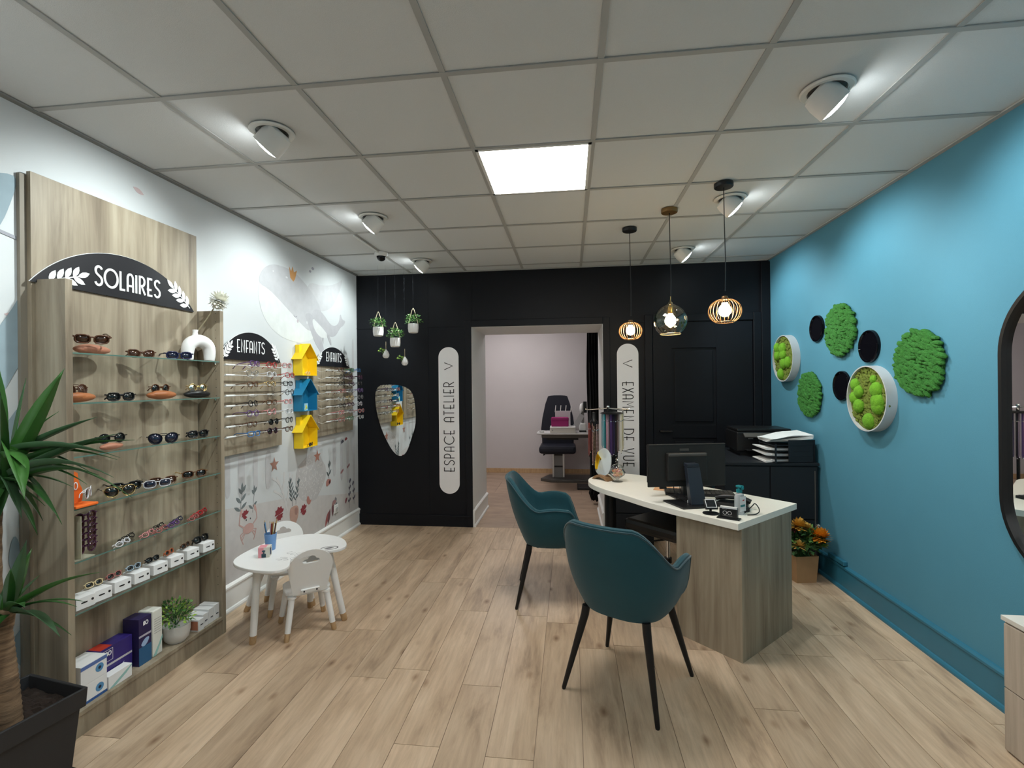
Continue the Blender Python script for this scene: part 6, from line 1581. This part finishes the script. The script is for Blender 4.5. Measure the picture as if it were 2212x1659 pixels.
# ================================================================ YUCCA
t = thing('planter_pot', 'square anthracite plastic planter with saucer at the lower left corner', 'planter', (-2.06, 1.535, 0), -.17)
def sq(b, r0, z0, r1, z1, th=0):
    b.add([(-r0, -r0, z0), (r0, -r0, z0), (r0, r0, z0), (-r0, r0, z0), (-r1, -r1, z1), (r1, -r1, z1), (r1, r1, z1), (-r1, r1, z1)], [(0,1,5,4), (1,2,6,5), (2,3,7,6), (3,0,4,7)]); return b
b = B(); PR = .165; PH = .345
lv = [(.128, .015), (.148, PH-.075), (PR-.004, PH-.072), (PR, PH), (PR-.012, PH), (PR-.018, PH-.05)]
for (a, z0_), (c_, z1_) in zip(lv[:-1], lv[1:]): sq(b, a, z0_, c_, z1_)
b.add([(-.128, -.128, .015), (.128, -.128, .015), (.128, .128, .015), (-.128, .128, .015)], [(3,2,1,0)])
b.obj('pot', POTB, t, bevel=.003)
b = B(); sq(b, .135, 0, .150, .030); b.add([(-.135, -.135, 0), (.135, -.135, 0), (.135, .135, 0), (-.135, .135, 0), (-.146, -.146, .013), (.146, -.146, .013), (.146, .146, .013), (-.146, .146, .013)], [(3,2,1,0), (4,5,6,7)]); b.obj('saucer', POTB, t, bevel=.002)
b = B(); n = 16
vs = [(-(PR-.02)+2*(PR-.02)*i/n, -(PR-.02)+2*(PR-.02)*j/n, PH-.045+.008*R.uniform(-1, 1)) for j in range(n+1) for i in range(n+1)]
b.add(vs, [(j*(n+1)+i, j*(n+1)+i+1, (j+1)*(n+1)+i+1, (j+1)*(n+1)+i) for j in range(n) for i in range(n)]); b.obj('soil', SOIL, t, smooth=False)
t = thing('yucca_plant', 'tall yucca with long drooping sword leaves growing in the square planter', 'plant', (-1.995, 1.50, PH-.05))
TX, TY = -2.015, 1.50
b = B(); pts = []; rs = []
for i in range(40):
    z = .285+.38*i/39; pts.append((TX+.012*math.sin(z*5), TY+.01*math.cos(z*4), z)); rs.append((.036-.008*i/39)*(1+.07*(i % 2)))
b.tube(pts, rs, 14); b.obj('trunk', TRUNKM, t, world=True, smooth=True)
b = B(); b.tube([(TX-.085+.06*(i/30)**3, TY+.04-.04*i/30, .285+1.0*i/30) for i in range(31)], [(.030-.006*i/30)*(1+.07*(i % 2)) for i in range(31)], 14); b.obj('trunk', TRUNKM, t, world=True, smooth=True)
def blade(p0, p1, sag, wd, m_, twist=0.0, n=9):
    p0, p1 = Vector(p0), Vector(p1); L_ = (p1-p0).length; up_ = Vector((0, 0, 1)); mid = (p0+p1)/2+up_*sag*L_
    vs = []
    for i in range(n+1):
        k = i/n; p = p0*(1-k)**2+mid*2*k*(1-k)+p1*k*k; d = ((mid-p0)*(1-k)+(p1-mid)*k).normalized()
        s_ = d.cross(up_); s_ = s_.normalized() if s_.length > .05 else Vector((1, 0, 0)); nn = s_.cross(d).normalized()
        a = twist*(1-k*.5); s_ = s_*math.cos(a)+nn*math.sin(a); nn = s_.cross(d).normalized()
        w_ = wd*1.1*(math.sin(PI*min(1, .16+.84*k))**.6 if k > .05 else .5)*(1-k**6)
        vs += [p+s_*w_+nn*w_*.28, p-nn*w_*.12, p-s_*w_+nn*w_*.28]
    fs = []
    for i in range(n): fs += [(3*i, 3*i+1, 3*i+4, 3*i+3), (3*i+1, 3*i+2, 3*i+5, 3*i+4)]
    o = B().add(vs, fs).obj('leaf', m_, t, world=True, smooth=True); sm = o.modifiers.new('t', 'SOLIDIFY'); sm.thickness = .0012
c1 = (TX-.005, TY, 1.30); LM = [LEAFA, LEAFB, LEAFC]
tips = [((-1.76, 1.50, 1.578), .05, .026, 1, 1.2), ((-1.977, 1.46, 1.60), .0, .028, 1, 1.3), ((-2.045, 1.60, 1.545), .0, .016, 0, 1.0), ((-1.965, 1.65, 1.416), .10, .014, 0, .6), ((-1.54, 1.55, 1.319), .10, .020, 0, .5),
        ((-1.546, 1.50, 1.264), .14, .018, 2, .9), ((-1.519, 1.45, 1.205), .22, .022, 2, .7), ((-1.626, 1.50, 1.202), .20, .020, 0, .8), ((-1.67, 1.30, 1.165), .24, .036, 1, .9), ((-1.847, 1.60, 1.136), .22, .014, 0, .3),
        ((-1.966, 1.60, 1.063), .30, .012, 0, .3), ((-1.58, 1.53, 1.345), .08, .020, 2, .5), ((-1.66, 1.60, 1.24), .16, .018, 0, .5), ((-1.72, 1.58, 1.40), .06, .014, 2, .7), ((-1.85, 1.30, 1.02), .30, .020, 0, .6), ((-1.95, 1.20, 1.10), .30, .024, 0, .6), ((-2.10, 1.15, 1.25), .20, .024, 1, .6),
        ((-2.2, 1.35, 1.5), .05, .020, 0, .6), ((-2.23, 1.55, 1.42), .1, .018, 2, .5), ((-1.70, 1.42, 1.08), .28, .016, 0, .5), ((-1.78, 1.62, 1.18), .2, .016, 2, .5), ((-1.60, 1.60, 1.10), .25, .013, 0, .4),
        ((-1.82, 1.35, 1.50), .05, .018, 0, .9), ((-2.05, 1.38, 1.62), .0, .020, 0, .9), ((-1.90, 1.28, 1.33), .15, .024, 2, .6), ((-1.74, 1.36, 1.25), .18, .020, 1, .8), ((-2.12, 1.62, 1.20), .25, .014, 0, .4), ((-1.88, 1.66, 1.28), .15, .012, 0, .4),
        ((-1.90, 1.52, .98), .25, .020, 0, .5), ((-1.96, 1.40, .95), .25, .022, 0, .6), ((-2.06, 1.36, .98), .2, .022, 0, .5), ((-1.80, 1.52, 1.02), .3, .014, 0, .4), ((-1.86, 1.44, 1.06), .25, .018, 2, .6), ((-2.0, 1.62, 1.0), .25, .016, 0, .4), ((-1.72, 1.54, 1.16), .25, .012, 0, .3)]
for (tp, sg, w_, mi, tw) in tips: blade((c1[0]+R.uniform(-.01, .01), c1[1]+R.uniform(-.01, .01), c1[2]-R.uniform(0, .16)), tp, sg, w_, LM[mi], tw)
# side shoot, lower crown
b = B(); b.tube([(TX, TY, .655), (TX+.01, TY, .72)], .026, 12); b.obj('side_stem', TRUNKM, t, world=True, smooth=True)
c2 = (TX+.01, TY, .705)
tips2 = [((-1.963, 1.55, .92), .02, .026, 1, 1.1), ((-1.631, 1.50, .864), .12, .018, 1, .5), ((-1.729, 1.45, .66), .28, .026, 2, .7), ((-1.801, 1.55, .61), .22, .010, 0, .3), ((-1.995, 1.60, .80), .1, .016, 0, .5), ((-1.86, 1.52, .80), .10, .014, 0, .5),
         ((-1.90, 1.30, .62), .3, .022, 0, .5), ((-2.05, 1.30, .75), .2, .022, 0, .6), ((-2.12, 1.55, .78), .2, .02, 2, .6), ((-1.80, 1.40, .78), .2, .018, 0, .6), ((-1.92, 1.50, .97), .0, .018, 2, .9), ((-1.78, 1.58, .72), .2, .012, 0, .4), ((-1.72, 1.50, .74), .2, .010, 0, .4), ((-1.88, 1.42, .90), .05, .016, 0, .8)]
for (tp, sg, w_, mi, tw) in tips2: blade(c2, tp, sg, w_, LM[mi], tw)
